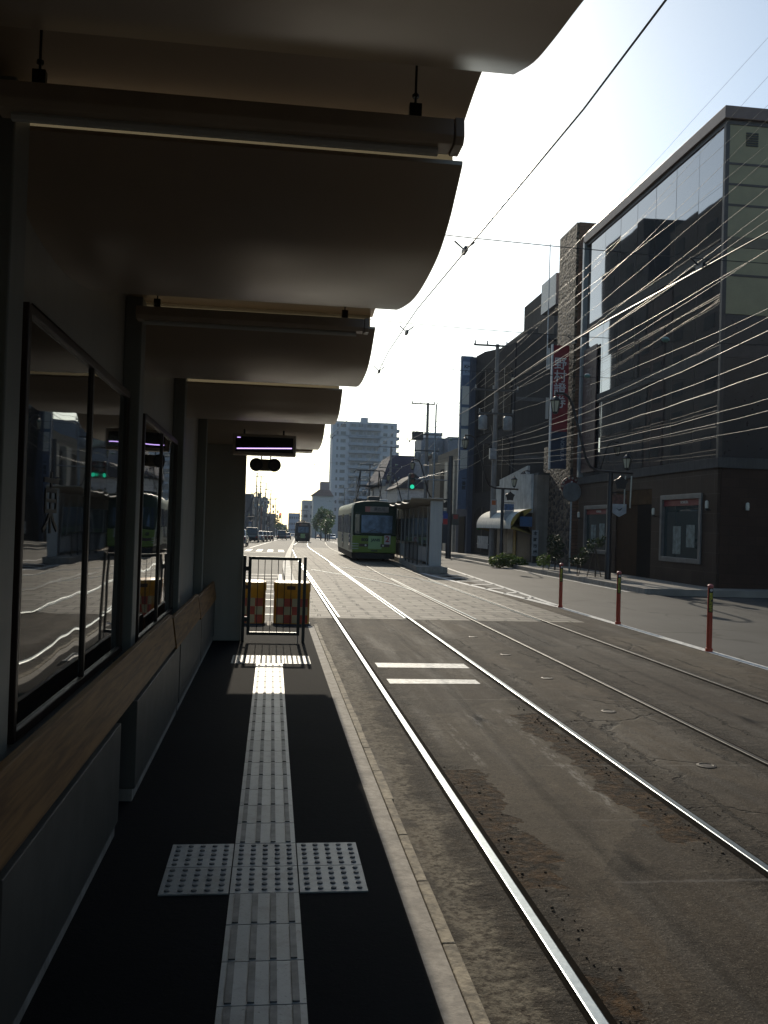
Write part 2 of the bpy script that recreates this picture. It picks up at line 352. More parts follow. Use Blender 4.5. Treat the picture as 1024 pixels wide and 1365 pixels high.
    def build(s, name, mat, parent=None, smooth=False, bevel=0., fix=True, off=None):
        o_ = Vector(off) if off else (Vector(ORG.get(parent.name, (0, 0, 0))) if parent else Vector((0, 0, 0)))
        me = D.meshes.new(name); me.from_pydata([(x-o_.x, y-o_.y, z-o_.z) for x, y, z in s.v], [], s.f)
        for m in (mat if isinstance(mat, (list, tuple)) else [mat]): me.materials.append(m)
        for p, i in zip(me.polygons, s.mi): p.material_index = i; p.use_smooth = smooth
        me.validate()
        if fix:
            import bmesh
            bm = bmesh.new(); bm.from_mesh(me); bmesh.ops.remove_doubles(bm, verts=bm.verts, dist=1e-5)
            bmesh.ops.recalc_face_normals(bm, faces=bm.faces)
            if smooth:
                for e in bm.edges:
                    if len(e.link_faces) == 2 and e.calc_face_angle(0) > .7: e.smooth = False
            bm.to_mesh(me); bm.free()
        ob = D.objects.new(name, me); COL.objects.link(ob)
        if parent: ob.parent = parent; ORG[ob.name] = tuple(o_)
        if bevel:
            md = ob.modifiers.new("bevel", 'BEVEL'); md.width = bevel; md.segments = 2; md.limit_method = 'ANGLE'; md.angle_limit = R(35)
        return ob
ORG = {}
def tag(o, label, cat=None, group=None):
    o['label'] = label
    if cat: o['category'] = cat
    if group: o['group'] = group
    return o
def thing(name, label, cat, loc=(0, 0, 0), group=None, rz=0):
    o = D.objects.new(name, None); COL.objects.link(o); o.location = loc; o.rotation_euler.z = rz; o.empty_display_size = .1
    ORG[o.name] = (0, 0, 0) if rz or rz == 0 and False else tuple(loc)
    return tag(o, label, cat, group)
def proto(name, label, cat, group=None):        # parts authored round the origin; location set later
    return thing(name, label, cat, (0, 0, 0), group)
def struct(o): o['kind'] = 'structure'; return o
def kids(o): return [c for c in D.objects if c.parent == o]
def dup(o, loc=None, rz=None, label=None, parent=None, scale=None):
    c = o.copy(); COL.objects.link(c)
    if parent: c.parent = parent
    if loc is not None: c.location = loc
    if rz is not None: c.rotation_euler.z = rz
    if scale is not None: c.scale = scale
    if label: c['label'] = label
    for k in kids(o): dup(k, parent=c)
    return c
def text(body, size, mat, loc, right, up, parent=None, name="lettering", ext=.003, bold=0., align='CENTER', vertical=False, pitch=1.05):
    cu = D.curves.new(name, 'FONT'); cu.body = '\n'.join(body) if vertical else body; cu.size = size; cu.extrude = ext; cu.offset = bold
    cu.align_x = align; cu.align_y = 'CENTER'; cu.space_line = pitch; cu.resolution_u = 3
    ob = D.objects.new(name, cu); COL.objects.link(ob)
    bpy.context.view_layer.update(); dg = bpy.context.evaluated_depsgraph_get()
    me = D.meshes.new_from_object(ob.evaluated_get(dg)); D.objects.remove(ob); D.curves.remove(cu)
    rt = Vector(right).normalized(); upv = Vector(up).normalized(); nn = rt.cross(upv)
    o_ = Vector(ORG.get(parent.name, (0, 0, 0))) if parent else Vector()
    mt = Matrix((rt, upv, nn)).transposed().to_4x4(); mt.translation = Vector(loc)-o_
    me.transform(mt); me.materials.clear(); me.materials.append(mat)
    o = D.objects.new(name, me); COL.objects.link(o); o.parent = parent
    return o

# ---------------------------------------------------------------- ground profile and the lie of the street
def gz(Y): return 0. if Y < 40 else (-.0125*(Y-40)**2/40 if Y < 60 else -.0125*(Y-50))
def roff(Y): return 0. if Y < 30 else (.027*(Y-30)**2/20 if Y < 40 else .027*(Y-35))
def t1off(Y): return 0. if Y < 33 else (.00028*(Y-33)**2 if Y < 110 else 1.66+.04*(Y-110))
def t2off(Y):
    if Y < 24: return 0.
    if Y < 44: return .0009*(Y-24)**2
    return .36+.014*(Y-44)+(max(0, t1off(Y)-t1off(60)) if Y > 60 else 0)
def yy(a, b):
    ys = [a]
    while ys[-1] < b:
        y = ys[-1]; ys.append(min(b, y+(4 if y < 30 else 2 if y < 62 else 8 if y < 200 else 60)))
    return ys
def strip(name, x0, x1, ya, yb, dz, mat, kind=True, thick=0.):
    fx0 = x0 if callable(x0) else (lambda y: x0); fx1 = x1 if callable(x1) else (lambda y: x1)
    m = MB(); ys = yy(ya, yb); b = 0
    for i in range(len(ys)-1):
        a, c = ys[i], ys[i+1]
        p = [(fx0(a), a, gz(a)+dz), (fx1(a), a, gz(a)+dz), (fx1(c), c, gz(c)+dz), (fx0(c), c, gz(c)+dz)]
        m.face(p)
        if thick:
            q = [(x, y, z-thick) for x, y, z in p]
            m.face([p[0], p[3], q[3], q[0]]); m.face([p[1], q[1], q[2], p[2]])
            if i == 0: m.face([p[0], q[0], q[1], p[1]])
            if i == len(ys)-2: m.face([p[2], q[2], q[3], p[3]])
    o = m.build(name, mat)
    if kind: struct(o)
    return o

m = MB()
for a, b in zip([-80]+yy(0, 2600)[:-1], yy(0, 2600)):
    m.face([(-1500, a, gz(a)-.06), (1500, a, gz(a)-.06), (1500, b, gz(b)-.06), (-1500, b, gz(b)-.06)])
struct(m.build("ground", ROAD))
strip("road_left", lambda y: -5.6+roff(y), lambda y: .42+roff(y), -40, 900, -.008, ROAD2)
strip("road_right", 6.55, lambda y: 11.2+roff(y), -40, 34.6, -.008, ROAD)
strip("road_right_far", lambda y: 6.7+roff(y), lambda y: 11.2+roff(y), 34.6, 900, -.008, ROAD2)
strip("track_bed", .70, 6.62, -20, 17.0, -.004, TRACKBED)
strip("stone_paving", lambda y: .70+roff(y), lambda y: 6.15+roff(y)+t2off(y)*.4, 17.0, 80, -.004, SETTS)
strip("track_shoulder", 6.15, 6.62, 17.0, 30.5, -.006, TRACKBED)
strip("track_bed_far", lambda y: .70+roff(y), lambda y: 6.7+roff(y)+.36, 80, 900, -.004, ROAD2)
strip("pavement_right", lambda y: 11.16+roff(y), lambda y: 16.5+roff(y), 25.4, 500, .15, PAVE, thick=.2)
strip("kerb_right", lambda y: 10.98+roff(y), lambda y: 11.16+roff(y), 25.4, 500, .153, CONC, thick=.2)
strip("pavement_left", lambda y: -9.5+roff(y), lambda y: -5.75+roff(y), -40, 600, .15, PAVE, thick=.2)
strip("median_kerb", lambda y: .42+roff(y), lambda y: .70+roff(y), 17.5, 500, .12, M("whitewashed_kerb", (.55, .53, .47), .75, var=.35, scale=4, bump=.3), thick=.15)

def paint(pts, name="road_marking"):
    m = MB(); m.face([(x, y, gz(y)+.0005) for x, y in pts]); return m
mk = MB()
def addm(pts): mk.face([(x, y, gz(y)-.0005) for x, y in pts])
def line(x0, x1, w, ya, yb):     # painted line following the street
    f0 = x0 if callable(x0) else (lambda y: x0+(x1-x0)*(y-ya)/(yb-ya))
    ys = yy(ya, yb)
    for a, b in zip(ys, ys[1:]): addm([(f0(a)-w/2, a), (f0(a)+w/2, a), (f0(b)+w/2, b), (f0(b)-w/2, b)])
line(6.70, 6.72, .16, -20, 20.4)
line(6.72, 5.75, .20, 20.4, 34.0)
line(6.80, 7.62, .15, 20.6, 38.0); line(lambda y: 7.55+roff(y), 0, .15, 38, 300)
for i in range(7):
    y = 22.5+i*1.7; addm([(6.55-.07*(y-22.5)/1.0*.95, y), (6.92+.047*(y-22.5), y+.5), (6.92+.047*(y-22.5), y+.75), (6.55-.07*(y-22.5)*.95, y+.25)])
line(10.75, 10.75, .13, 26, 40); line(lambda y: 10.75+roff(y), 0, .13, 40, 300)
for i in range(10):
    y = 15.7+i*1.65; addm([(-1.6, y), (.22, y), (.22, y+.17), (-1.6, y+.17)])
line(.26, .30, .14, 15.5, 31)
for k in range(-5, 3):
    x = -.80+k*.72; addm([(x-.20, 57.2), (x+.18, 57.2), (x+.22, 65), (x-.16, 65)])
addm([(-5, 54.6), (.5, 54.6), (.5, 55.0), (-5, 55.0)])
line(lambda y: -2.6+roff(y), 0, .12, 70, 300); line(lambda y: 6.9+roff(y), 0, .15, 52, 300)
addm([(1.37, 11.17), (2.54, 11.17), (2.54, 11.53), (1.37, 11.53)]); addm([(1.37, 10.03), (2.42, 10.06), (2.42, 10.33), (1.37, 10.33)])
struct(mk.build("road_markings", PAINTW))

# rails: head, groove
def rail(off, xc, ya, yb, label, side=1, guard=None):
    root = thing("tram_rail", label, "rail", (xc, max(ya, 0), 0), "tram rails in the street")
    ys = yy(ya, yb); fx = lambda y: xc+off(y)
    h = MB(); g_ = MB()
    for a, b in zip(ys, ys[1:]):
        def sec(y, x0, x1, z0, z1): return [(fx(y)+x0, y, gz(y)+z0), (fx(y)+x1, y, gz(y)+z0), (fx(y)+x1, y, gz(y)+z1), (fx(y)+x0, y, gz(y)+z1)]
        h.loft([sec(a, -.026, .026, -.03, .010), sec(b, -.026, .026, -.03, .010)], caps=False)
        s0, s1 = (.0265, .062) if side > 0 else (-.062, -.0265)
        g_.face([(fx(a)+s0, a, gz(a)-.0015), (fx(a)+s1, a, gz(a)-.0015), (fx(b)+s1, b, gz(b)-.0015), (fx(b)+s0, b, gz(b)-.0015)])
        s0, s1 = (-.045, -.0265) if side > 0 else (.0265, .045)
        g_.face([(fx(a)+s0, a, gz(a)-.0018), (fx(a)+s1, a, gz(a)-.0018), (fx(b)+s1, b, gz(b)-.0018), (fx(b)+s0, b, gz(b)-.0018)])
    h.build("rail_head", RAILM if xc < 3 else RAILDULL, root, bevel=.006); g_.build("flangeway", RAILD, root)
    if guard:
        k = MB()
        for a, b in zip(yy(17.1, guard), yy(17.1, guard)[1:]):
            k.loft([sec(a, side*.085-.017, side*.085+.017, -.02, .008), sec(b, side*.085-.017, side*.085+.017, -.02, .008)], caps=True)
        k.build("guard_rail", RAILM, root)
    return root
rail(t1off, RAILS[0], -6, 600, "polished tram rail nearest the platform kerb", 1, 40)
rail(t1off, RAILS[1], -6, 600, "polished tram rail running under the two short white bars' right ends", -1, 40)
rail(t2off, RAILS[2], -6, 600, "dull tram rail between the two tracks, left rail of the bollard side track", 1, 30)
rail(t2off, RAILS[3], -6, 600, "dull tram rail nearest the orange bollards", -1, 30)
for i, (pts, lb) in enumerate(((((1.55, 34.5), (2.3, 32.2), (3.1, 29.6), (3.7, 27.0), (3.95, 24.2)), "curved crossover rail leaving the middle of the stone paving to the left"),
                 (((2.75, 37.5), (3.5, 35.2), (4.4, 32.6), (5.0, 30.0), (5.33, 26.8)), "curved crossover rail in front of the green tram"))):
    m = MB(); m.tube([(x, y, -.012) for x, y in pts], .026, 6)
    tag(m.build("crossover_rail", RAILM), lb, "rail", "crossover rails in the paving")
for i, (x, y, d_) in enumerate(((3.38, 6.58, "nearest the camera"), (3.37, 8.58, "second from the camera"), (3.34, 10.49, "third from the camera"), (3.34, 12.43, "fourth from the camera"), (3.32, 14.41, "farthest, near the stone paving"))):
    m = MB(); m.lathe([(.075, -.02), (.075, .002), (.055, .006), (.05, .001)], (x, y, 0), 16)
    tag(m.build("survey_stud", M("worn_cast_iron", (.06, .05, .04), .55, .4, var=.3)), "round metal stud set in the asphalt between the tracks, "+d_, "stud", "round studs between the tracks")

m = MB()
for _ in range(320):
    k = random.random()
    if k < .5: xc, y, w = 1.37, random.uniform(.9, 6.6), .13
    elif k < .85: xc, y, w = 2.52, random.uniform(4.6, 8.8), .10
    else: xc, y, w = 2.86, random.uniform(3.5, 9.5), .07
    x = xc+random.gauss(0, w*.5); r_ = min(.011, .003+random.expovariate(450))
    if abs(x-1.235) < .06 or abs(x-2.68) < .06: continue
    n = 6; b = len(m.v); ph = random.random()*6
    rows = []
    for rr, h in ((1, -.4), (.85, .35), (.3, .6)):
        rows.append([(x+r_*rr*random.uniform(.7, 1.2)*math.cos(ph+6.283*i/n), y+r_*rr*random.uniform(.7, 1.3)*math.sin(ph+6.283*i/n), r_*h) for i in range(n)])
    m.loft(rows)
ru = m.build("rubble", M("dark_brown_grit", (.085, .060, .036), .9, var=.6, scale=7)); ru['kind'] = 'stuff'

# ---------------------------------------------------------------- platform
PZ = .1775
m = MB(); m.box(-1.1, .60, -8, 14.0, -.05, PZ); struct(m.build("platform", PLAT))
m = MB(); m.box(.60, .695, -8, 14.0, -.05, PZ-.002); struct(m.build("platform_margin", CONC, bevel=.003))
m = MB()
y = -8.0
while y < 14.1: m.box(.697, .750+random.uniform(-.006, .006), y, y+.598, -.05, PZ+.004+random.uniform(-.003, .003)); y += .6
struct(m.build("platform_kerb", CONC2, bevel=.006))
m = MB(); m.box(-.9, .70, 14.0, 15.9, -.05, .03); struct(m.build("platform_apron", CONC))
def tile_mat():
    t = NT("tactile_tile"); p = t.p; v = t.pos(); isl = t.new("ShaderNodeNewGeometry").outputs['Random Per Island']
    col = t.mix(isl, (.27, .275, .255), (.40, .395, .365))
    col = t.mix(t.math('MULTIPLY', t.ramp(t.noise(v, 7, 6, .7), .45, .75), .55), col, (.15, .14, .115))
    col = t.mix(t.math('MULTIPLY', t.ramp(t.noise(v, 55, 4, .7), .58, .7), .5), col, (.09, .082, .07))
    t.lk(col, p.inputs['Base Color']); p.inputs['Roughness'].default_value = .5; t.bump(t.noise(v, 60, 4), .15, .004); return t.m
TILE = tile_mat()
TILED = M("tactile_bar_worn", (.17, .165, .15), .6, var=.4, scale=12)
def bar_tile(m, x, y):
    m.cur = 0; m.box(x+.003, x+.297, y+.003, y+.297, PZ-.01, PZ+.006)
    m.cur = 1
    for k in range(4): m.box(x+.0375+k*.075-.012, x+.0375+k*.075+.012, y+.012, y+.288, PZ+.006, PZ+.0115)
def dot_tile(m, x, y):
    m.cur = 0; m.box(x+.003, x+.297, y+.003, y+.297, PZ-.01, PZ+.006)
    m.cur = 1
    for i in range(5):
        for j in range(5):
            m.lathe([(.013, PZ+.006), (.011, PZ+.0115), (.006, PZ+.0125)], (x+.036+i*.057, y+.036+j*.057, 0), 8)
m = MB(); TX, TY = -.1323, 2.994
for k in range(-12, 24):
    if k in (3, 4):
        for i in (-1, 0, 1): dot_tile(m, TX+.3*i, TY+.3*k)
    else: bar_tile(m, TX, TY+.3*k)
for j in (0, 1):
    for i in (-1, 0, 1): dot_tile(m, TX+.3*i+.02, TY+.3*(24+j)+.0)
struct(m.build("tactile_paving", [TILE, TILED], bevel=.0))

# ---------------------------------------------------------------- shelter over the platform
GR = "platform shelter"
sh = thing("tram_shelter", "long dark platform shelter with curved roof panels over the near platform", "shelter", (-.9, 6, PZ))
PROF = [(0, 3.00), (.10, 2.94), (.22, 2.875), (.42, 2.815), (.75, 2.79), (1.05, 2.80), (1.35, 2.84), (1.55, 2.875), (1.60, 2.885)]
XL, XE = -.92, .60
def roof_panel(m, y0, xl, xe, prof=PROF, th=.014):
    n = len(prof)
    for i in range(n-1):
        a, b = prof[i], prof[i+1]
        m.face([(xl, y0+a[0], a[1]), (xe, y0+a[0], a[1]), (xe, y0+b[0], b[1]), (xl, y0+b[0], b[1])])
        m.face([(xl, y0+a[0], a[1]+th), (xl, y0+b[0], b[1]+th), (xe, y0+b[0], b[1]+th), (xe, y0+a[0], a[1]+th)])
        m.face([(xe, y0+a[0], a[1]), (xe, y0+a[0], a[1]+th), (xe, y0+b[0], b[1]+th), (xe, y0+b[0], b[1])])
    for k in (0, n-1):
        a = prof[k]; m.face([(xl, y0+a[0], a[1]), (xe, y0+a[0], a[1]), (xe, y0+a[0], a[1]+th), (xl, y0+a[0], a[1]+th)])
def sm(prof, k=4):      # finer profile by Catmull-Rom
    out = []
    for i in range(len(prof)-1):
        p0, p1, p2, p3 = prof[max(i-1, 0)], prof[i], prof[i+1], prof[min(i+2, len(prof)-1)]
        for j in range(k):
            t = j/k; out.append(tuple(.5*((2*p1[c])+(-p0[c]+p2[c])*t+(2*p0[c]-5*p1[c]+4*p2[c]-p3[c])*t*t+(-p0[c]+3*p1[c]-3*p2[c]+p3[c])*t**3) for c in (0, 1)))
    return out+[prof[-1]]
PROFS = sm(PROF)
YM = [-10.05, -7.45, -4.85, -2.24, .37, 2.97, 5.57, 8.2, 10.85]
GLOW = translucent("slot_glow_yellow", (.09, .08, .055))  # yellow tint stands for the bright light coming through the roof slots
for iy, y0 in enumerate(YM):
    pr = PROFS if y0 < 10 else [(a*1.58, b) for a, b in PROFS]
    if y0 == .37: pr = sm([(0, 3.0), (.10, 2.94), (.22, 2.875), (.42, 2.815), (.75, 2.79), (1.05, 2.81), (1.41, 2.865), (1.60, 2.89), (1.76, 2.92), (1.95, 2.985)])
    m = MB(); roof_panel(m, y0, XL, XE, pr); m.build("roof_panel", SHROOF, sh, smooth=True)
    if y0 < 10:
        # raised trough between two panels, carrying the lamp
        ya, yb = y0+(1.92 if y0 == .37 else 1.58), YM[iy+1]+.07; zc = pr[-1][1]
        m = MB(); rp = [(0, 3.155), (.25, 3.165), (min(.6, (yb-ya)*.6), 3.15), (yb-ya, 3.09)]
        roof_panel(m, ya, XL, XE-.012, sm(rp), .012)
        m.face([(XL, ya, zc), (XE-.012, ya, zc), (XE-.012, ya, 3.16), (XL, ya, 3.16)])
        m.build("roof_trough", SHROOF, sh, smooth=True)
        m = MB(); m.face([(XL, yb-.05, 3.015), (XE-.03, yb-.05, 3.015), (XE-.03, yb-.03, 3.095), (XL, yb-.03, 3.095)]); m.build("slot_glow_strip", GLOW, sh, fix=False)  # added strip: keeps sun out of the open slot and glows in its place
m = MB(); m.box(XL, XE-.05, 13.05, 13.40, 2.815, 2.85); m.build("end_beam", SHLIGHT, sh, bevel=.008)
m = MB(); m.box(-.93, -.90, -11, 12.3, PZ, 3.15); m.build("back_wall", SHWHITE, sh)
m = MB(); m.box(-.90, -.37, 12.12, 12.22, PZ, 2.86); m.build("end_wall", SHWHITE, sh, bevel=.006)
for y0 in (-2.4, .2, 2.78, 5.42, 8.08, 10.72):
    m = MB(); m.box(-.90, -.80, y0, y0+.16, PZ, 3.08); m.build("column", M("shelter_column_paint", (.20, .205, .18), .45, var=.12, streak=True), sh, bevel=.006)
# fittings below the boards: boxed panels and leaning boards
for i, (ya, yb, d_) in enumerate(((-2.0, 2.05, "nearest"), (2.65, 4.65, "second"), (5.2, 7.54, "third"), (7.62, 9.83, "fourth"), (9.88, 12.08, "farthest"))):
    m = MB(); m.box(-.90, -.72, ya, yb, PZ+.07, .74); m.build("plinth_box", M("plinth_panel", (.088, .080, .066), .5, var=.15, streak=True), sh, bevel=.004)
    m = MB(); m.box(-.90, -.735, ya+.004, yb-.004, PZ, PZ+.068); m.build("plinth_base", CONC, sh)
def wood_mat():
    t = NT("varnished_wood"); p = t.p; v = t.obj()
    n = t.noise(t.scaled(v, (14, .8, 14)), 2.2, 6, .6, .4)
    t.lk(t.mix(t.ramp(n, .3, .7), (.12, .055, .018), (.30, .155, .055)), p.inputs['Base Color']); p.inputs['Roughness'].default_value = .5; p.inputs['Specular IOR Level'].default_value = .2
    t.bump(n, .1, .003); return t.m
WOOD = wood_mat()
for ya, yb, z0, z1, d_ in ((-2.0, 6.98, .80, 1.045, "longest, nearest the camera"), (7.12, 9.42, .765, 1.005, "middle one of the row"), (9.52, 12.05, .735, .965, "shortest, beside the end wall")):
    rt = thing("leaning_board", "varnished wooden leaning board along the shelter wall, "+d_, "leaning rail", (-.75, ya, z0), "wooden leaning boards")
    m = MB(); m.prism([(-.700, z0), (-.735, z1), (-.765, z1+.004), (-.765, z0)], ya, yb, 'Y'); m.build("board", WOOD, rt, bevel=.004)
    m = MB()
    y = ya+.3
    while y < yb: m.box(-.90, -.766, y, y+.05, z0+.06, z0+.10); y += 1.1
    m.build("bracket", STEEL, rt)
# framed boards with reflecting glass
FRM = M("board_frame_brown", (.045, .026, .018), .4, var=.2)
for ya, yb, z0, z1, ym, d_ in ((.45, 2.55, 1.05, 2.46, 1.5, "nearest, mostly out of view"), (3.2, 5.33, 1.03, 2.46, 4.31, "the large one reflecting the street"), (6.02, 8.0, .99, 2.42, 7.0, "the one nearer the platform gate")):
    rt = thing("notice_board", "glazed notice board in brown frame, "+d_, "notice board", (-.85, ya, z0), "glazed notice boards on the shelter wall")
    m = MB(); w = .035
    m.box(-.90, -.842, ya-w, ya, z0-w, z1+w).box(-.90, -.842, yb, yb+w, z0-w, z1+w).box(-.90, -.842, ya, yb, z1, z1+w).box(-.90, -.842, ya, yb, z0-w, z0)
    m.build("frame", FRM, rt, bevel=.004)
    m = MB(); m.box(-.872, -.846, ym-.014, ym+.014, z0, z1); m.build("mullion", FRM, rt)
    for a, b in ((ya, ym-.016), (ym+.016, yb)):
        m = MB(); m.box(-.875, -.858, a, b, z0, z1); g_ = m.build("glass_pane", BOARDG, rt)
    if ya == 3.2:
        text("東", .26, M("board_lettering", (.006, .006, .006), .5, var=0), (-.8560, 3.62, 1.80), (0, 1, 0), (0, 0, 1), rt, "lettering", .0008)
# strip lights hanging in the roof troughs
for y0, d_ in zip(YM[1:], ("behind the camera", "above the camera", "nearest in view at the top", "second along the ceiling", "third along the ceiling", "farthest, above the display")):
    if y0 < 0: continue
    yc = y0-.36
    rt = thing("strip_light", "long boxed strip light hung under the shelter roof, "+d_, "strip light", (-.15, yc, 2.95), "strip lights under the shelter roof")
    m = MB(); m.prism([(yc-.045, 2.968), (yc+.05, 2.968), (yc+.06, 2.915), (yc+.04, 2.895), (yc-.04, 2.895), (yc-.055, 2.915)], -.80, .49, 'X'); m.build("housing", SHLIGHT, rt, bevel=.004)
    m = MB(); m.prism([(yc-.048, 2.971), (yc+.053, 2.971), (yc+.063, 2.912), (yc+.042, 2.892), (yc-.042, 2.892), (yc-.058, 2.912)], .492, .52, 'X'); m.build("end_cap", SHLIGHT, rt, bevel=.003)
    m = MB(); m.tube([(-.76, yc, 2.885), (.45, yc, 2.885)], .014, 8); m.build("lamp_tube", M("frosted_tube", (.55, .55, .5), .3, var=0), rt, smooth=True)
    for x in (-.69, .38):
        m = MB(); m.box(x-.018, x+.018, yc-.012, yc+.012, 2.967, 3.02).tube([(x, yc, 3.0), (x, yc, 3.15)], .004, 6).lathe([(.010, 3.04), (.010, 3.05)], (x, yc, 0), 6); m.build("hanger", BLACKM, rt)
# display and loudspeakers
rt = thing("departure_display", "slim black departure display with a glowing white line, hung from the roof", "display", (-.12, 10.6, 2.68))
m = MB(); m.box(-.49, .25, 10.62, 10.80, 2.555, 2.80); m.build("housing", SHLIGHT, rt, bevel=.01)
m = MB(); m.box(-.455, .215, 10.605, 10.622, 2.59, 2.765); sc_ = m.build("screen", M("black_screen", (.004, .003, .008), .15, var=0), rt)
m = MB(); m.face([(-.44, 10.602, 2.617), (.20, 10.602, 2.640), (.20, 10.602, 2.652), (-.44, 10.602, 2.628)]); m.box(-.44, -.40, 10.600, 10.604, 2.75, 2.757)
m.build("lit_line", M("display_glow", (0, 0, 0), var=0, emit=(.62, .42, 1.0), estr=2.6), rt)
for x in (-.36, .1):
    m = MB(); m.tube([(x, 10.7, 2.79), (x, 10.7, 2.86)], .012, 6); m.build("hanger", BLACKM, rt)
rt = thing("loudspeaker", "pair of round black loudspeakers on one body under the roof end", "loudspeaker", (-.12, 12.0, 2.53))
m = MB(); m.box(-.21, -.03, 11.93, 12.07, 2.45, 2.60); m.build("body", M("speaker_body", (.16, .13, .10), .5), rt, bevel=.02)
for x in (-.235, .0):
    m = MB(); m.lathe([(.085, 11.90), (.09, 11.93), (.08, 12.02), (.05, 12.1)], (x, 0, 2.525), 18, 'Y'); h = m.build("horn", BLACKM, rt, smooth=True)
    m = MB(); m.lathe([(.055, 11.888), (.03, 11.885), (.028, 11.898)], (x, 0, 2.525), 14, 'Y'); m.build("cone", M("speaker_cone", (.06, .05, .045), .6), h, smooth=True)
m = MB(); m.tube([(-.17, 12, 2.6), (-.17, 12, 2.83)], .01, 6).tube([(-.05, 12, 2.6), (-.05, 12, 2.83)], .01, 6); m.build("hanger", BLACKM, rt)
# gate at the platform end
rt = thing("platform_gate", "black steel gate with thin vertical bars closing the platform end", "gate", (.06, 12.05, PZ))
m = MB(); Y0 = 12.03
m.box(-.295, -.255, Y0, Y0+.045, .27, 1.31).box(.365, .405, Y0, Y0+.045, .27, 1.31).box(-.255, .365, Y0, Y0+.045, 1.27, 1.31).box(-.255, .365, Y0, Y0+.045, .27, .31)
m.build("gate_frame", BLACKM, rt)
for k in range(6):
    x = -.255+.62*(k+1)/7; m = MB(); m.tube([(x, Y0+.02, .31), (x, Y0+.02, 1.27)], .0055, 6); m.build("bar", BLACKM, rt)
for x0, x1 in ((-.365, -.325), (.435, .475)):
    m = MB(); m.box(x0, x1, Y0-.005, Y0+.05, PZ, 1.32); m.build("gate_post", BLACKM, rt, bevel=.004)
for z in (.45, 1.12):
    m = MB(); m.box(-.325, -.295, Y0+.01, Y0+.035, z, z+.06); m.build("hinge", BLACKM, rt)
m = MB(); m.tube([(.385, Y0+.02, PZ), (.385, Y0+.02, .27)], .008, 6); m.build("drop_bolt", STEEL, rt)

# crash cushions behind the gate
CY = M("yellow_plastic", (.55, .24, .012), .42, var=.25, scale=5); CRD = M("red_reflective", (.40, .055, .025), .5, var=.3); CWH = M("dull_white_reflective", (.42, .33, .17), .4, var=.2)
def cushion(x, lab):
    rt = thing("crash_cushion", lab, "crash cushion", (x, 15.15, 0), "yellow crash cushions behind the gate")
    m = MB(); w = .30; n = 24
    def sec(z, k=1.0):
        out = []
        for i in range(n):
            a = 2*math.pi*i/n; c, s = math.cos(a), math.sin(a); e = .45
            out.append((x+w*k*math.copysign(abs(c)**e, c), 15.15+.28*k*math.copysign(abs(s)**e, s), z))
        return out
    m.loft([sec(.10), sec(.62), sec(.64, 1.03), sec(.76, 1.03), sec(.78, 1.0), sec(.79, .9)]); m.build("body", CY, rt, smooth=True)
    m = MB(); m.loft([sec(.03, 1.12), sec(.08, 1.12), sec(.105, 1.04)]); m.build("base", M("black_rubber", (.018, .02, .026), .7), rt)
    for j in range(3):
        for i in range(4):
            x0 = x-.26+i*.13
            m = MB(); m.box(x0+.002, x0+.128, 14.863, 14.875, .12+j*.135, .12+(j+1)*.135-.003)
            m.build("checker_panel", CRD if (i+j) % 2 else CWH, rt)
    m = MB(); m.box(x-.09, x+.05, 14.855, 14.88, .67, .73); m.build("handle_recess", M("dark_recess", (.05, .02, .005), .7), rt)
    return rt
cushion(-.37, "yellow crash cushion half hidden by the shelter end wall"); cushion(.365, "yellow crash cushion with red and white checks behind the gate's right half")

# ---------------------------------------------------------------- orange bollards
BOR = M("orange_rubber", (.42, .055, .02), .5, var=.2); BCAP = M("faded_red_cap", (.40, .10, .09), .5)
for x, y, d_ in ((6.70, 13.05, "nearest to the stone office corner"), (6.72, 16.75, "middle one of three"), (6.70, 20.2, "farthest, where two white lines meet")):
    rt = thing("lane_bollard", "slim orange bollard on the white line, "+d_, "bollard", (x, y, 0), "orange bollards along the track edge")
    m = MB(); m.lathe([(.055, 0), (.055, .05), (.042, .055), (.040, .98)], (x, y, 0), 16); m.build("post", BOR, rt, smooth=True)
    m = MB(); m.lathe([(.043, .98), (.045, 1.01), (.02, 1.03)], (x, y, 0), 16); m.build("cap", BCAP, rt, smooth=True)
    m = MB()
    for k in range(8):
        a0 = R(-150+k*17); a1 = R(-150+(k+1)*17)
        m.face([(x+.0425*math.cos(a0), y+.0425*math.sin(a0), .60), (x+.0425*math.cos(a1), y+.0425*math.sin(a1), .60), (x+.0425*math.cos(a1), y+.0425*math.sin(a1), .97), (x+.0425*math.cos(a0), y+.0425*math.sin(a0), .97)])
    s1 = m.build("sticker", M("black_sticker", (.012, .012, .012), .4, var=0), rt, smooth=True)
    text("車両通行禁止", .052, M("yellow_sticker_ink", (.40, .36, .03), .5, var=0), (x-.012, y-.0475, .755), (1, -.15, 0), (0, 0, 1), s1, "lettering", .001, .002, vertical=True, pitch=.9)
    m = MB(); m.lathe([(.022, -.001), (.022, .001)], (0, 0, 0), 16, 'Y'); m.v = [(a+x-.008, b+y-.0475, c+.94) for a, b, c in m.v]; m.build("round_mark", M("sticker_white", (.45, .45, .45), .5, var=0), s1)

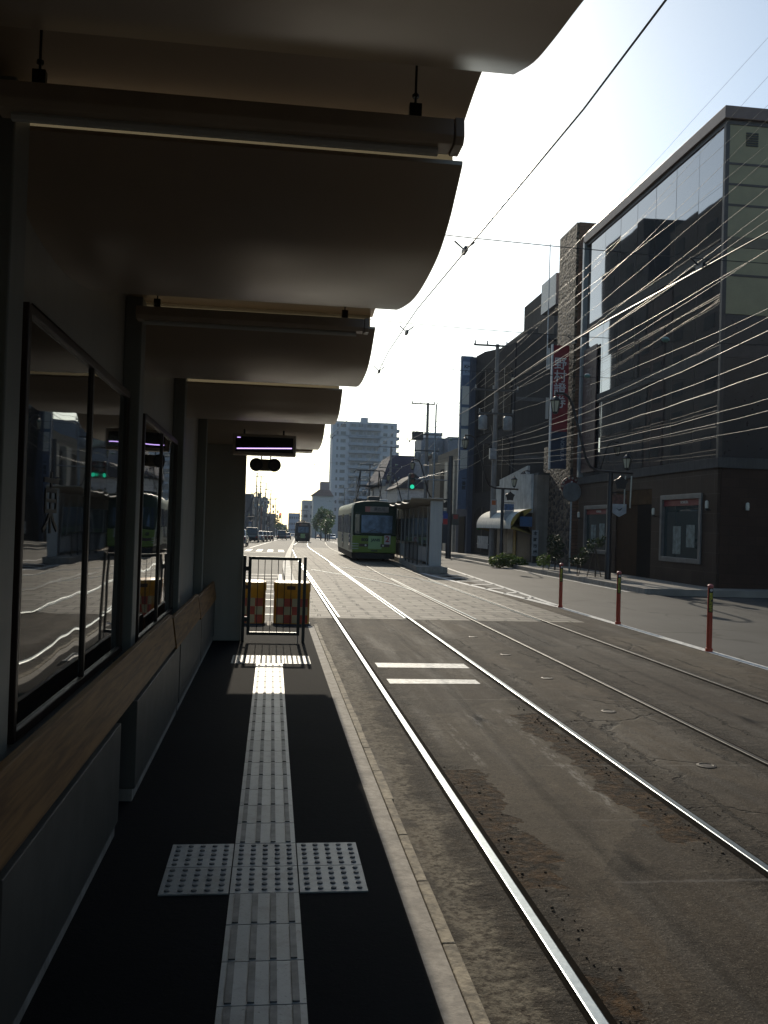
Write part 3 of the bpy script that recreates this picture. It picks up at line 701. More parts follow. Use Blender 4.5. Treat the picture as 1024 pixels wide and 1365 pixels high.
# ---------------------------------------------------------------- buildings on the right
def bxo(name, mat, parent, *b, bevel=0):
    m = MB(); m.box(*b); return m.build(name, mat, parent, bevel=bevel)
FX = 13.7
DARKB = M("dark_brown_cornice", (.045, .034, .030), .5, var=.2)
nb = thing("office_building", "dark mirror glass office building with stone ground floor at the street corner", "building", (FX, 26.4, .15))
XB = 30.0
STONE = mat_brick("stone_cladding", (.038, .023, .016), (.052, .033, .024), (.085, .066, .054), .95, .62, .007, .65, .25)
SIDEBR = mat_brick("dark_brown_tile", (.036, .019, .013), (.048, .026, .018), (.02, .013, .010), .6, .3, .006, .7, .2, 'XZ')
BEIGE = M("olive_beige_cladding", (.24, .205, .115), .5, var=.12, scale=1.2)
m = MB(); m.box(FX+.10, XB, 26.42, 39.15, .1, 15.0); m.build("core", DARKB, nb)
# ground floor: stone facing the street with openings
m = MB()
for y0, y1, z0, z1 in ((26.4, 27.36, .1, 3.9), (30.44, 31.25, .1, 3.9), (34.65, 35.42, .1, 3.9), (38.3, 39.15, .1, 3.9), (27.36, 30.44, .1, .84), (27.36, 30.44, 3.14, 3.9), (31.25, 34.65, 3.43, 3.9), (35.42, 38.3, .1, .87), (35.42, 38.3, 2.92, 3.9)):
    m.box(FX, FX+.1, y0, y1, z0, z1)
m.build("stone_ground_floor", STONE, nb)
bxo("brown_side_wall", SIDEBR, nb, FX+.1, XB, 26.38, 26.42, .1, 3.9)
LEDGE = M("grey_ledge_stone", (.075, .070, .066), .8, spec=.15, var=.25, streak=True)
m = MB(); m.box(FX-.06, FX+.1, 26.3, 39.2, 3.9, 4.22); m.box(FX+.1, XB, 26.3, 26.42, 3.9, 4.22); m.build("ledge", LEDGE, nb, bevel=.01)
for y0, y1, z0, z1, d_ in ((27.36, 30.44, .84, 3.14, 1), (35.42, 38.3, .87, 2.92, 1)):
    m = MB(); w = .16; x = FX-.05
    m.box(x, FX+.1, y0, y0+w, z0, z1).box(x, FX+.1, y1-w, y1, z0, z1).box(x, FX+.1, y0+w, y1-w, z0, z0+w).box(x, FX+.1, y0+w, y1-w, z1-w, z1)
    wf = m.build("shop_window", M("window_surround_stone", (.13, .125, .12), .45, var=.2), nb, bevel=.008)
    bxo("pane", mirror_glass("shop_window_glass", 1.5, (.03, .045, .045), .05, .6), wf, FX+.06, FX+.08, y0+w, y1-w, z0+w, z1-w)
    bxo("sign_band", M("deep_red_band", (.16, .012, .016), .5, var=.1), wf, FX+.03, FX+.055, y0+w, y1-w, z1-w-.22, z1-w)
    text("NOMURA", .13, M("sign_band_letter", (.42, .38, .36), .5, var=0), (FX+.027, (y0+y1)/2-.2, z1-w-.11), (0, -1, 0), (0, 0, 1), wf, "lettering", .002, .004)
    for py_, pz_, ph in ((y0+.9, z0+.9, .75), (y0+1.9, z0+.75, .95)):
        bxo("poster", M("poster_paper", (.16, .20, .19), .6, var=.5, scale=5), wf, FX+.053, FX+.0585, py_-.3, py_+.3, pz_-ph/2, pz_+ph/2)
DOORB = M("brown_timber_door", (.045, .024, .012), .85, spec=.08, var=.3, streak=True)
d1 = bxo("entrance", DOORB, nb, FX+.06, FX+.1, 31.25, 34.65, .1, 3.43)
bxo("dark_doorway", M("entrance_dark", (.006, .005, .005), .8, var=0, spec=.05), d1, FX+.02, FX+.058, 31.3, 32.55, .15, 2.85)
bxo("lintel_slats", M("timber_slats", (.07, .040, .018), .85, spec=.08, var=.3), d1, FX+.02, FX+.06, 31.25, 34.65, 2.87, 3.42)
for y, z in ((26.83, 2.72), (30.83, 2.55), (38.75, 2.5)):
    m = MB(); m.lathe([(.03, z-.16), (.06, z-.12), (.055, z-.08)], (FX-.12, y, 0), 10).box(FX-.12, FX, y-.02, y+.02, z-.16, z-.12)
    l_ = m.build("wall_lamp", BLACKM, nb); m = MB(); m.lathe([(.05, z-.08), (.06, z+.02), (.05, z+.14), (.02, z+.16)], (FX-.12, y, 0), 10); m.build("lamp_glass", M("lamp_opal_glass", (.55, .53, .45), .3, var=0), l_, smooth=True)
m = MB(); m.lathe([(.05, 2.60), (.06, 2.7), (.05, 2.82), (.02, 2.84)], (14.64, 26.28, 0), 10); m.build("wall_lamp", M("lamp_opal_glass"), nb, smooth=True)
# street facade: glass, bands
def pane_row(y0, y1, z0, z1, n, mat, nm="glass_pane"):
    for i in range(n):
        a = y0+(y1-y0)*i/n; b = y0+(y1-y0)*(i+1)/n
        m = MB(); rr = random.uniform(-.004, .004); r3 = random.uniform(-.004, .004)
        m.face([(FX+.02+rr, a+.012, z0), (FX+.02-rr, b-.012, z0), (FX+.02-rr+r3, b-.012, z1), (FX+.02+rr+r3, a+.012, z1)]); m.build(nm, mat, nb, fix=False)
for z0, z1 in ((11.02, 12.8), (12.81, 14.62)): pane_row(26.5, 38.4, z0, z1, 7, DGLASS)
for z0, z1 in ((7.72, 9.2), (9.21, 10.68)): pane_row(26.5, 38.4, z0, z1, 7, DGLASS)
for z0, z1 in ((4.24, 5.8), (5.81, 7.34)): pane_row(26.5, 38.4, z0, z1, 7, DGLASS)
m = MB(); m.box(FX-.02, FX+.1, 26.38, 38.45, 10.69, 11.01).box(FX-.02, FX+.1, 26.38, 38.45, 7.35, 7.71); m.build("spandrel_band", LEDGE, nb)
m = MB(); m.box(FX-.03, FX+.1, 26.36, 26.49, 4.23, 14.65); m.build("corner_trim", DARKB, nb)
m = MB(); m.box(FX-.12, FX+.1, 38.95, 39.15, 4.23, 14.9); m.build("edge_fin", M("pale_metal_edge", (.35, .36, .37), .4, .6, var=.1), nb)
# side wall (facing the camera): bands
x0 = FX+.1
bands = [(4.23, 7.35, M("side_dark_glazing", (.018, .016, .018), .3, var=.2)), (7.36, 7.76, M("side_brown_band", (.055, .036, .028), .5, var=.2)), (7.77, 8.7, M("side_dark_glazing")), (8.72, 10.8, BEIGE), (11.15, 14.75, BEIGE)]
for a, b, mt in bands: bxo("side_panel", mt, nb, x0, XB, 26.385, 26.42, a, b)
bxo("side_band", M("side_olive_band", (.13, .10, .06), .5, var=.2), nb, x0, XB, 26.375, 26.42, 10.81, 11.14)
for z in (9.9, 12.1, 12.75, 13.4): bxo("side_joint", M("side_joint_strip", (.05, .035, .03), .5, var=.1), nb, x0, XB, 26.37, 26.386, z, z+.07)
m = MB()
for k in range(6): m.box(14.35, 14.75, 26.36, 26.386, 14.02+k*.075, 14.07+k*.075)
m.build("vent_grille", M("vent_dark", (.03, .028, .022), .6, var=.1), nb)
for x in (16.2, 19.0): bxo("pilaster", M("side_dark_glazing"), nb, x, x+.9, 26.36, 26.385, 4.23, 7.35)
m = MB(); m.box(FX-.12, XB, 26.25, 39.1, 14.80, 15.2); m.build("cornice", M("bronze_cornice", (.13, .085, .068), .4, .2, var=.15), nb, bevel=.02)
m = MB(); m.box(FX-.02, XB, 26.36, 39.1, 14.66, 14.80); m.build("soffit", DARKB, nb)
rt = thing("vertical_sign", "dark red vertical sign on the glass facade beside the pale metal edge", "sign", (FX-.06, 38, 7))
bxo("panel", M("dark_red_sign", (.040, .012, .014), .5, var=.2), rt, FX-.08, FX-.03, 37.15, 38.75, 4.4, 9.9)
text("野村證券", .78, M("dark_sign_letters", (.085, .055, .055), .5, var=0), (FX-.085, 37.95, 7.4), (0, -1, 0), (0, 0, 1), rt, "lettering", .003, .01, vertical=True, pitch=1.0)
# stone pillar tower
tw = thing("pillar_tower", "tall narrow tower of rough stone and brown brick beside the glass office", "building", (FX, 41.5, .15))
bxo("brick_body", mat_brick("brown_brick", (.15, .082, .055), (.21, .115, .075), (.08, .055, .04), .5, .16, .012, .7, .3, 'XZ'), tw, FX+.06, 15.35, 40.2, 42.75, .1, 16.2)
bxo("stone_face", mat_rough_stone(), tw, FX-.06, FX+.058, 40.22, 42.73, .1, 16.18)
bxo("lower_stone_face", mat_rough_stone(), tw, FX-.06, 15.0, 42.752, 44.4, .1, 6.0)
rt = thing("banner_sign", "tall red and navy vertical sign with white characters fixed to the stone tower", "sign", (13.3, 41.0, 7.5))
bxo("red_panel", M("sign_red", (.20, .011, .018), .5, var=.12), rt, 12.87, 13.637, 40.85, 41.0, 6.46, 10.52)
bxo("navy_panel", M("sign_navy", (.022, .030, .060), .5, var=.12), rt, 12.87, 13.637, 40.85, 41.0, 4.71, 6.455)
bxo("sign_edge", M("sign_edge_white", (.45, .45, .46), .5, var=.1), rt, 12.81, 12.868, 40.83, 41.02, 4.65, 10.57)
SGW = M("sign_white_letters", (.55, .53, .54), .5, var=0)
text("野村證券", .62, SGW, (13.23, 40.845, 8.72), (1, 0, 0), (0, 0, 1), rt, "lettering", .004, .005, vertical=True, pitch=.98)
text("NOMURA", .25, M("sign_dim_letters", (.22, .23, .26), .5, var=0), (13.42, 40.845, 5.62), (0, 0, -1), (1, 0, 0), rt, "lettering", .004, .004)
rt = thing("round_sign", "round red and white sign with scalloped rim on the stone tower's side", "sign", (13.97, 42.2, 3.95))
m = MB(); m.lathe([(.45, 40.13), (.45, 40.19)], (13.62, 0, 3.86), 28, 'Y'); m.v = [(x+.02, y, z) for x, y, z in m.v]; m.build("disc", M("sign_dark_red", (.12, .02, .02), .6, var=.3), rt)
for k in range(14):
    a = 2*math.pi*k/14
    if math.sin(a) > -.35:
        m = MB(); m.lathe([(.06, 40.118), (.06, 40.129)], (13.64+.39*math.cos(a), 0, 3.86+.39*math.sin(a)), 10, 'Y'); m.build("rim_patch", M("sign_cream", (.28, .25, .20), .6, var=.3), rt)
text("消火栓", .22, M("sign_pinkish", (.26, .18, .17), .6, var=0), (13.62, 40.12, 3.84), (1, 0, 0), (0, 0, 1), rt, "lettering", .003, .004)

# grey building behind the tower
gb = thing("grey_building", "plain grey building with stepped parapet and arched dark windows", "building", (13.8, 51, .1))
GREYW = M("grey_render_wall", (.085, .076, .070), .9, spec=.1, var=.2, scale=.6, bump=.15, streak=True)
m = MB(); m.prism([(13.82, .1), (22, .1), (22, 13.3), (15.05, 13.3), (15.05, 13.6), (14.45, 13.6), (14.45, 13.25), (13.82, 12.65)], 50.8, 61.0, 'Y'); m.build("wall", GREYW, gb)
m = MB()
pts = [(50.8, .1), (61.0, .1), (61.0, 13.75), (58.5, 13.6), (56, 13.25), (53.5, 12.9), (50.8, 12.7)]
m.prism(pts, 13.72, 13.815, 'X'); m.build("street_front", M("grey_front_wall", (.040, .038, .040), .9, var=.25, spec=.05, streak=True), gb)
for y0, y1, z0, z1 in ((51.3, 54.6, 8.0, 11.6), (55.6, 60.2, 8.0, 12.3), (51.3, 54.6, 4.2, 7.4), (55.6, 60.2, 4.2, 7.4), (51.6, 54.4, .6, 3.3), (55.4, 60.3, .3, 3.2)):
    n = 10; yc, hw, rise = (y0+y1)/2, (y1-y0)/2, .7
    poly = [(y0, z0), (y1, z0)]+[(yc+hw*math.cos(math.pi*k/n), z1-rise+rise*math.sin(math.pi*k/n)) for k in range(n+1)]
    m = MB(); m.prism(poly, 13.68, 13.719, 'X'); w_ = m.build("arched_window", M("arched_dark_glass", (.007, .007, .010), .7, var=.3, spec=.03), gb)
    m = MB(); m.box(13.665, 13.679, yc-.04, yc+.04, z0, z1-.02); m.build("mullion", DARKB, w_)
for z in (5.9, 9.3): bxo("string_course", M("pale_grey_course", (.105, .098, .094), .7, var=.2), gb, 13.83, 16.5, 50.77, 50.80, z, z+.22)
for z in (5.3, 8.3, 11.2): bxo("side_window", M("white_window_frame", (.42, .41, .38), .5, var=.1), gb, 15.62, 15.80, 50.74, 50.80, z, z+1.25)
bxo("stair_tower", GREYW, gb, 16.2, 19, 51.5, 58, 13.3, 16.6)
m = MB()
for x in (15.7, 16.05): m.lathe([(.05, 12.85), (.12, 12.95), (.09, 13.05)], (x, 50.72, 0), 8)
m.build("floodlight", BLACKM, gb)
# slim pale building with the lit vertical sign
kh = thing("blue_grey_building", "slim blue grey building front with tall fin of pale panels", "building", (13.3, 62, 0))
bxo("wall", M("blue_grey_wall", (.075, .083, .11), .85, spec=.1, var=.15, streak=True), kh, 13.4, 22, 61.05, 64.8, .0, 13.7)
bxo("entrance", M("entrance_dark"), kh, 13.34, 13.399, 61.6, 63.6, .0, 2.6)
rt = thing("fin_sign", "tall blue fin sign with four pale panels projecting from the slim building", "sign", (13.2, 62, 8))
bxo("fin", M("sign_blue_metal", (.10, .14, .22), .5, var=.15), rt, 12.80, 13.62, 61.62, 61.98, 3.1, 13.85)
PANELW = M("opal_sign_panel", (.62, .58, .52), .5, var=.15, scale=.8)
for k in range(4): bxo("opal_panel", PANELW, rt, 12.90, 13.50, 61.595, 61.618, 5.95+k*1.50, 5.95+k*1.50+1.28)
bxo("name_plate", M("name_plate_blue", (.26, .32, .42), .5, var=.1), rt, 12.90, 13.55, 61.595, 61.618, 12.5, 13.45)
text("KH", .34, M("sign_ink", (.02, .025, .03), .5, var=0), (13.22, 61.585, 13.1), (1, 0, 0), (0, 0, 1), rt, "lettering", .003, .01)
text("ビル", .2, M("sign_ink"), (13.22, 61.585, 12.75), (1, 0, 0), (0, 0, 1), rt, "lettering", .003, .003)
text("一番館", .30, M("sign_ink"), (13.2, 61.60, 4.9), (1, 0, 0), (0, 0, 1), rt, "lettering", .003, .008, vertical=True)
# beige building strips beyond
bb = thing("beige_building", "low beige building with pale column strips beyond the blue fin sign", "building", (13.7, 68, 0))
bxo("wall", M("beige_wall", (.24, .21, .17), .9, spec=.1, var=.15, streak=True), bb, 13.9, 24, 65.0, 80, -.3, 7.9)
for y0, y1, z0, z1 in ((65.2, 66.2, 0, 7.2), (67.2, 68.3, .0, 7.0), (70, 71.2, 0, 7)): bxo("column_strip", M("pale_strip", (.36, .33, .28), .6, var=.15), bb, 13.65, 13.9, y0, y1, z0-.3, z1)
for y0, y1 in ((66.3, 67.1), (68.4, 69.9), (71.3, 74)): bxo("window", M("arched_dark_glass"), bb, 13.84, 13.899, y0, y1, 3, 6.6)
for y0, y1 in ((66.3, 67.1), (68.4, 69.9), (71.3, 74)): bxo("shutter", M("entrance_dark"), bb, 13.84, 13.899, y0, y1, -.3, 2.6)

# shop with the barrel awning
sp = thing("corner_shop", "low shop with tall white signboard front and yellow side", "shop", (13, 47, .15))
bxo("wall", M("stained_side_wall", (.20, .175, .145), .8, var=.35, scale=1.2, bump=.2, streak=True), sp, 13.04, 18, 43.42, 50.6, .1, 4.55)
bxo("roof_edge", M("dark_roof_edge", (.05, .05, .05), .6), sp, 13.06, 18.05, 43.36, 50.6, 4.555, 4.66)
m = MB(); m.prism([(44.0, 2.65), (51.2, 2.65), (51.2, 4.25), (50.4, 4.25), (50.4, 4.62), (44.75, 5.08), (44.75, 4.62), (44.0, 4.62)], 12.90, 13.03, 'X')
m.build("signboard", M("faded_white_signboard", (.40, .42, .42), .6, var=.45, scale=2.2, streak=True), sp)
bxo("shop_front", M("shop_front_dark", (.020, .017, .015), .5, var=.4), sp, 13.0, 13.038, 44.2, 51.0, .1, 2.64)
bxo("yellow_panel", M("yellow_ochre_panel", (.30, .20, .03), .6, var=.2), sp, 12.96, 12.998, 46.9, 47.4, .2, 2.1)
bxo("door_poster", M("pale_poster", (.30, .28, .24), .6, var=.3), sp, 12.95, 12.998, 47.45, 48.5, .5, 2.0)
aw = thing("barrel_awning", "white barrel awning with yellow sides over the shop front", "awning", (12.5, 47, 2.6))
arc = [(12.9-1.12*math.sin(R(a)), 2.0+.85*math.cos(R(a))) for a in range(0, 91, 10)]
arc = [(x, z) for x, z in arc]
m = MB()
for a, b in zip(arc, arc[1:]):
    for k in range(14):
        y0 = 43.6+k*.535
        m.face([(a[0], y0, a[1]), (a[0], y0+.535, a[1]), (b[0], y0+.535, b[1]), (b[0], y0, b[1])])
m.face([(arc[-1][0], 43.6, arc[-1][1]), (arc[-1][0], 51.09, arc[-1][1]), (arc[-1][0], 51.09, 1.82), (arc[-1][0], 43.6, 1.82)])
cv = m.build("canvas", M("awning_canvas", (.66, .64, .56), .8, var=.2, scale=3, streak=True), aw, smooth=True)
for y in (43.6, 51.08):
    m = MB(); m.prism(arc+[(12.9, 1.55), (12.35, 1.72), (arc[-1][0], 1.82)], y-.012, y-.002, 'Y'); sd_ = m.build("side_cloth", M("awning_yellow", (.34, .24, .05), .7, var=.2), aw)
    if y < 44: bxo("blue_sign", M("awning_blue_sign", (.03, .09, .20), .5, var=.15), aw, 12.25, 12.88, y-.035, y-.014, 1.95, 2.45)
bxo("green_valance", M("green_valance", (.02, .20, .04), .6), aw, 11.8, 12.9, 51.1, 51.13, 1.72, 1.95)
m = MB()
for k in range(2):
    y = 44.2+k*.35; m.tube([(13.0, y, 4.75), (12.72, y, 4.80), (12.60, y, 4.74)], .018, 6).lathe([(.02, 4.74), (.10, 4.62)], (12.58, y, 0), 10)
m.build("sign_spotlight", BLACKM, sp)
rt = thing("market_sign", "upright white board with four dark characters at the shop corner", "sign", (12.98, 43.3, 1))
bxo("board", M("sign_board_grey_white", (.30, .30, .30), .6, var=.2), rt, 12.82, 13.13, 43.28, 43.34, .50, 1.78)
bxo("stand", BLACKM, rt, 12.86, 13.09, 43.29, 43.33, .15, .498)
text("本町市場", .21, M("sign_ink"), (12.975, 43.275, 1.14), (1, 0, 0), (0, 0, 1), rt, "lettering", .002, .008, vertical=True, pitch=1.5)
m = MB()
for k in range(6): m.box(13.55, 13.6, 55.6+k*.5, 55.9+k*.5, .5, 1.3)
m.box(13.56, 13.59, 55.4, 58.6, .75, .82)
tag(m.build("low_fence", M("white_picket", (.4, .4, .4), .6)), "low white picket fence in front of the grey building", "fence")

# ---------------------------------------------------------------- distant and mirrored buildings
def block(name, label, cat, x0, x1, y0, y1, z0, z1, wall, wins_front=None, wins_side=None, side_x=None, group=None, roof=None, glass=WINDG):
    o = thing(name, label, cat, ((x0+x1)/2, (y0+y1)/2, z0), group)
    bxo("wall", wall, o, x0, x1, y0, y1, z0, z1)
    if wins_front:      # (columns, rows, w, h)
        nc, nr, w, h = wins_front
        for i in range(nc):
            for j in range(nr):
                xc = x0+(x1-x0)*(i+.5)/nc; zc = z0+3.2+(z1-z0-4.0)*(j+.5)/nr
                bxo("window", glass, o, xc-w/2, xc+w/2, y0-.06, y0-.003, zc-h/2, zc+h/2)
    if wins_side:
        nc, nr, w, h = wins_side; xs = side_x if side_x is not None else x0
        for i in range(nc):
            for j in range(nr):
                yc = y0+(y1-y0)*(i+.5)/nc; zc = z0+3.2+(z1-z0-4.0)*(j+.5)/nr
                a, b = (xs-.06, xs-.003) if xs == x0 else (xs+.003, xs+.06)
                bxo("window", glass, o, a, b, yc-w/2, yc+w/2, zc-h/2, zc+h/2)
    if roof: bxo("parapet", roof, o, x0-.12, x1+.12, y0-.12, y1+.12, z1+.003, z1+.35)
    return o
APW = M("pale_blue_render", (.36, .38, .42), .75, var=.08, scale=.1)
ap = thing("apartment_tower", "tall pale apartment tower with rows of balconies rising behind the green tram", "building", (35, 350, 0))
AY = 350.0
bxo("wall", APW, ap, 22.2, 47.6, AY, AY+14, -4, 42.2)
bxo("roof_hut", APW, ap, 33.5, 36.2, AY+2, AY+6, 42.2, 44.2)
bxo("balcony_recess", M("recess_wall", (.20, .215, .25), .75, var=.1), ap, 28.8, 41.0, AY-.05, AY-.003, 2, 41.6)
for j in range(13):
    z = 3.0+j*3.0
    m = MB(); m.box(28.6, 41.2, AY-1.25, AY-.06, z-.15, z).box(28.6, 41.2, AY-1.25, AY-1.17, z, z+1.0).box(28.6, 28.7, AY-1.17, AY-.06, z, z+1.0).box(41.1, 41.2, AY-1.17, AY-.06, z, z+1.0)
    m.build("balcony", M("balcony_front", (.22, .25, .30), .6, var=.1), ap)
    for xc, w in ((24.2, .7), (26.4, 2.0), (43.0, 1.6), (45.6, .9)):
        bxo("window", M("far_window_dark", (.05, .06, .08), .2, var=0), ap, xc-w/2, xc+w/2, AY-.08, AY-.01, z+.9, z+2.2)
    for xc in (30.4, 33.2, 36.6, 39.4):
        bxo("window", M("far_window_dark"), ap, xc-.85, xc+.85, AY-.075, AY-.053, z+.25, z+2.25)
    if j < 13:
        m = MB(); m.box(47.62, 48.8, AY+1, AY+5, z-.15, z+.95); m.build("side_balcony", M("balcony_front"), ap)
# purple roofed hall etc. in the centre
ph = thing("dark_roofed_hall", "wide hall with dark purple grey roof in front of the apartment tower", "building", (15, 110, 0))
bxo("wall", M("pale_hall_wall", (.34, .34, .36), .7, var=.15), ph, 13.6, 26, 108, 126, -1, 6.9)
m = MB(); e0 = [(12.9, 107.4, 7.2), (26.4, 107.4, 7.2), (26.4, 126.6, 7.2), (12.9, 126.6, 7.2)]; e1 = [(14.6, 112, 10.7), (26.0, 112, 10.7), (26.0, 122, 10.7), (14.6, 122, 10.7)]
m.loft([[(x, y, 6.9) for x, y, z in e0], e0, e1]); m.build("roof", M("purple_grey_roof", (.050, .043, .066), .75, var=.2, spec=.2), ph)
for k in range(3): bxo("window", WINDG, ph, 14.4+k*1.4, 15.3+k*1.4, 107.94, 107.997, 3.5, 5.4)
block("grey_block", "mid grey block with flat roof between the utility pole and the traffic light", "building", 16.9, 22.5, 103, 108, -1, 12.2, M("grey_block_wall", (.20, .21, .24), .7, var=.2), (3, 3, .9, .9))
bld = block("small_house", "small white gabled building low behind the tram's shelter", "house", 12.2, 15.5, 88, 96, -.5, 5.6, M("white_house_wall", (.42, .42, .42), .7, var=.2), (2, 1, .8, 1.0))
m = MB(); m.prism([(11.9, 5.55), (15.8, 5.55), (13.85, 7.0)], 87.6, 96.4, 'Y'); m.build("roof", M("slate_roof", (.05, .05, .06), .8, spec=.2), bld)
block("slab_block", "small striped slab block poking up beside the apartment tower", "building", 40.6, 45.0, 240, 250, -3, 27.5, M("striped_slab", (.32, .34, .40), .7, var=.1), (1, 9, 3.6, .9), glass=M("far_window_dark"))
block("roof_house", "grey rooftop building peeking over the beige one", "building", 19.5, 24.2, 100, 108, -1, 12.1, M("rooftop_grey", (.16, .17, .20), .7, var=.15), (2, 2, .9, .9))
bt = block("brown_tower_house", "brown tower with stepped roof rising over the green trees", "building", 17.2, 20.4, 330, 338, -4, 17.3, M("brown_tower_wall", (.22, .17, .17), .7, var=.15), (1, 3, .9, 1.0))
m = MB(); m.prism([(13.6, 12.0), (22, 12.0), (20.5, 14.2), (16.5, 14.2)], 328, 340, 'Y'); m.build("roof", M("brown_roof", (.16, .10, .09), .7), bt)
bxo("white_wall", M("white_house_wall"), bt, 14.6, 22, 329.0, 340.5, -4, 11.98)
block("pale_office", "pale low office block behind the trees left of the apartment tower", "building", 11.9, 22, 360, 380, -4, 11.0, M("pale_office_wall", (.42, .42, .42), .7, var=.1), (4, 3, 1.4, 1.2), glass=M("far_window_dark"))
block("blue_block", "plain blue grey block closing the far end of the street", "building", 9.0, 15.2, 500, 520, -7, 7.2, M("blue_block_wall", (.20, .25, .34), .7, var=.1), (5, 3, .8, 1.2), glass=M("far_window_dark"))
block("end_block", "low grey block at the far end of the street", "building", -2, 9, 560, 580, -8, .5, M("end_block_wall", (.25, .27, .30), .7, var=.15), (6, 2, 1, 1.2))
# left side row: shop houses seen past the shelter and mirrored in the glass facade
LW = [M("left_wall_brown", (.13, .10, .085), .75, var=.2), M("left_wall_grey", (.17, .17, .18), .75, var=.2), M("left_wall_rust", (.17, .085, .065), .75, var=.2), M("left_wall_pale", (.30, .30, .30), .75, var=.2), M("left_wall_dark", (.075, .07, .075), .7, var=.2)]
rowd = [(178, 205, 9.0, 4, "dark narrow shop house with flat roof beside the shelter's end"), (206, 226, 9.6, 0, "brown shop house second in the left row"), (227, 248, 8.0, 2, "rust red shop house among the left utility poles"),
        (250, 290, 8.6, 1, "grey shop house behind the left row of poles"), (292, 330, 7.0, 4, "low dark shop house far down the left row"), (334, 352, 14.5, 3, "pale slim tower block far down the left side"), (356, 420, 9.5, 1, "long grey building near the end of the left row")]
for ya, yb, h, k, lb in rowd:
    xr = -8.2+roff((ya+yb)/2); dx = 0
    if ya == 334: xr = -2.0
    if ya == 356: xr = 1.0
    zb = gz((ya+yb)/2); block("shop_house", lb, "building", xr-12, xr, ya, yb, zb, zb+h, LW[k], (3, 2, 1.2, 1.2), (max(2, int((yb-ya)/7)), 2, 2.0, 1.3), xr, "shop houses on the left side")
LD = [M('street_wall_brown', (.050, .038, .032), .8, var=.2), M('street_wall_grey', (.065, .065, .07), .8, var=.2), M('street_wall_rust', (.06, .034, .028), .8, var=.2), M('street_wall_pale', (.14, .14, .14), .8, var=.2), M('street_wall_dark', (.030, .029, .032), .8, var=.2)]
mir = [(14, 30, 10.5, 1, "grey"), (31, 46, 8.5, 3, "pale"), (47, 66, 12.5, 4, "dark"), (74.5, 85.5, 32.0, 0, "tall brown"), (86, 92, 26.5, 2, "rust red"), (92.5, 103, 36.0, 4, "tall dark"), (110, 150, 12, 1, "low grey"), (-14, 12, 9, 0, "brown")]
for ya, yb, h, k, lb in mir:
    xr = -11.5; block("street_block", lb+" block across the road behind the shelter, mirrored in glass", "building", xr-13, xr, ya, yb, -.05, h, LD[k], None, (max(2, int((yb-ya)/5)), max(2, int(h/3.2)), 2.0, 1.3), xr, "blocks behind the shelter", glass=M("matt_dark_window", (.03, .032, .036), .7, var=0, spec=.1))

for ya, yb, h, k, lb in ((-70, -30, 14, 1, "grey office"), (-29, -6, 17, 0, "brown office"), (-5, 13, 13, 3, "pale office")):  # unseen blocks added to cut the sky light reaching the shelter
    block("street_block", lb+" block, unseen, added beside and behind the camera to block sky light", "building", 14.2, 28, ya, yb, -.05, h, LW[k], None, (max(2, int((yb-ya)/5)), int(h/3.2), 2.0, 1.3), 14.2, "unseen blocks added behind the camera")

# ---------------------------------------------------------------- opposite stop
m = MB(); m.prism([(5.62, 34.5), (6.85, 34.5), (6.95, 70), (6.75, 70), (6.25, 44)], -.05, .22, 'Z'); struct(m.build("platform_opposite", CONC, bevel=.01))
s2 = thing("opposite_shelter", "smaller white shelter with curved roof on the platform beside the green tram", "shelter", (6.5, 36, .22))
SH2 = M("white_shelter_wall", (.46, .44, .41), .55, var=.12, streak=True)
bxo("end_wall", SH2, s2, 6.28, 6.78, 35.5, 35.62, .22, 2.95, bevel=.01)
bxo("back_wall", SH2, s2, 6.74, 6.78, 35.62, 60, .22, 2.95)
for y0 in (35.3, 37.9, 40.5, 43.1, 45.7):
    m = MB(); roof_panel(m, y0, 6.78, 5.45+.03*(y0-35.3), [(a*1.66, b-.10) for a, b in PROFS], .03); m.build("roof_panel", M("shelter_roof_beige", (.30, .27, .22), .5, var=.12), s2, smooth=True)
for k in range(9): bxo("column", M("pale_column", (.34, .33, .31), .5, var=.1), s2, 6.30, 6.35, 36.3+k*1.25, 36.35+k*1.25, .22, 2.6)
bxo("glazing", mirror_glass("shelter_glazing", 1.3, (.10, .11, .11), .05), s2, 6.33, 6.35, 36.4, 46, 1.05, 2.15)
bxo("parapet_panel", SH2, s2, 6.31, 6.36, 36.4, 46, .35, .95)
fn = thing("platform_railing", "black railing fence along the front of the opposite shelter", "fence", (5.95, 37, .22))
m = MB()
for k in range(4):
    y = 36.3+k*1.3; x = 5.93+.03*k; m.box(x-.025, x+.025, y-.025, y+.025, .22, 1.15)
m.box(5.91, 5.94, 36.3, 40.3, 1.11, 1.15).box(5.91, 5.94, 36.3, 40.3, .36, .40)
m.build("frame", BLACKM, fn)
for k in range(18):
    m = MB(); y = 36.45+k*.2; m.tube([(5.925, y, .4), (5.925, y, 1.12)], .009, 5); m.build("bar", BLACKM, fn)
rt = thing("stop_sign_panel", "narrow blue and red sign panel hung beside the opposite shelter's end wall", "sign", (6.9, 35.6, 1.9))
bxo("board", M("sign_dark_board", (.025, .025, .035), .5), rt, 6.80, 6.98, 35.45, 35.50, 1.15, 1.90)
bxo("blue_part", M("sign_blue", (.03, .06, .28), .5), rt, 6.80, 6.98, 35.45, 35.50, 2.13, 2.35)
bxo("red_part", M("sign_bright_red", (.40, .02, .02), .5), rt, 6.80, 6.98, 35.45, 35.50, 1.905, 2.125)

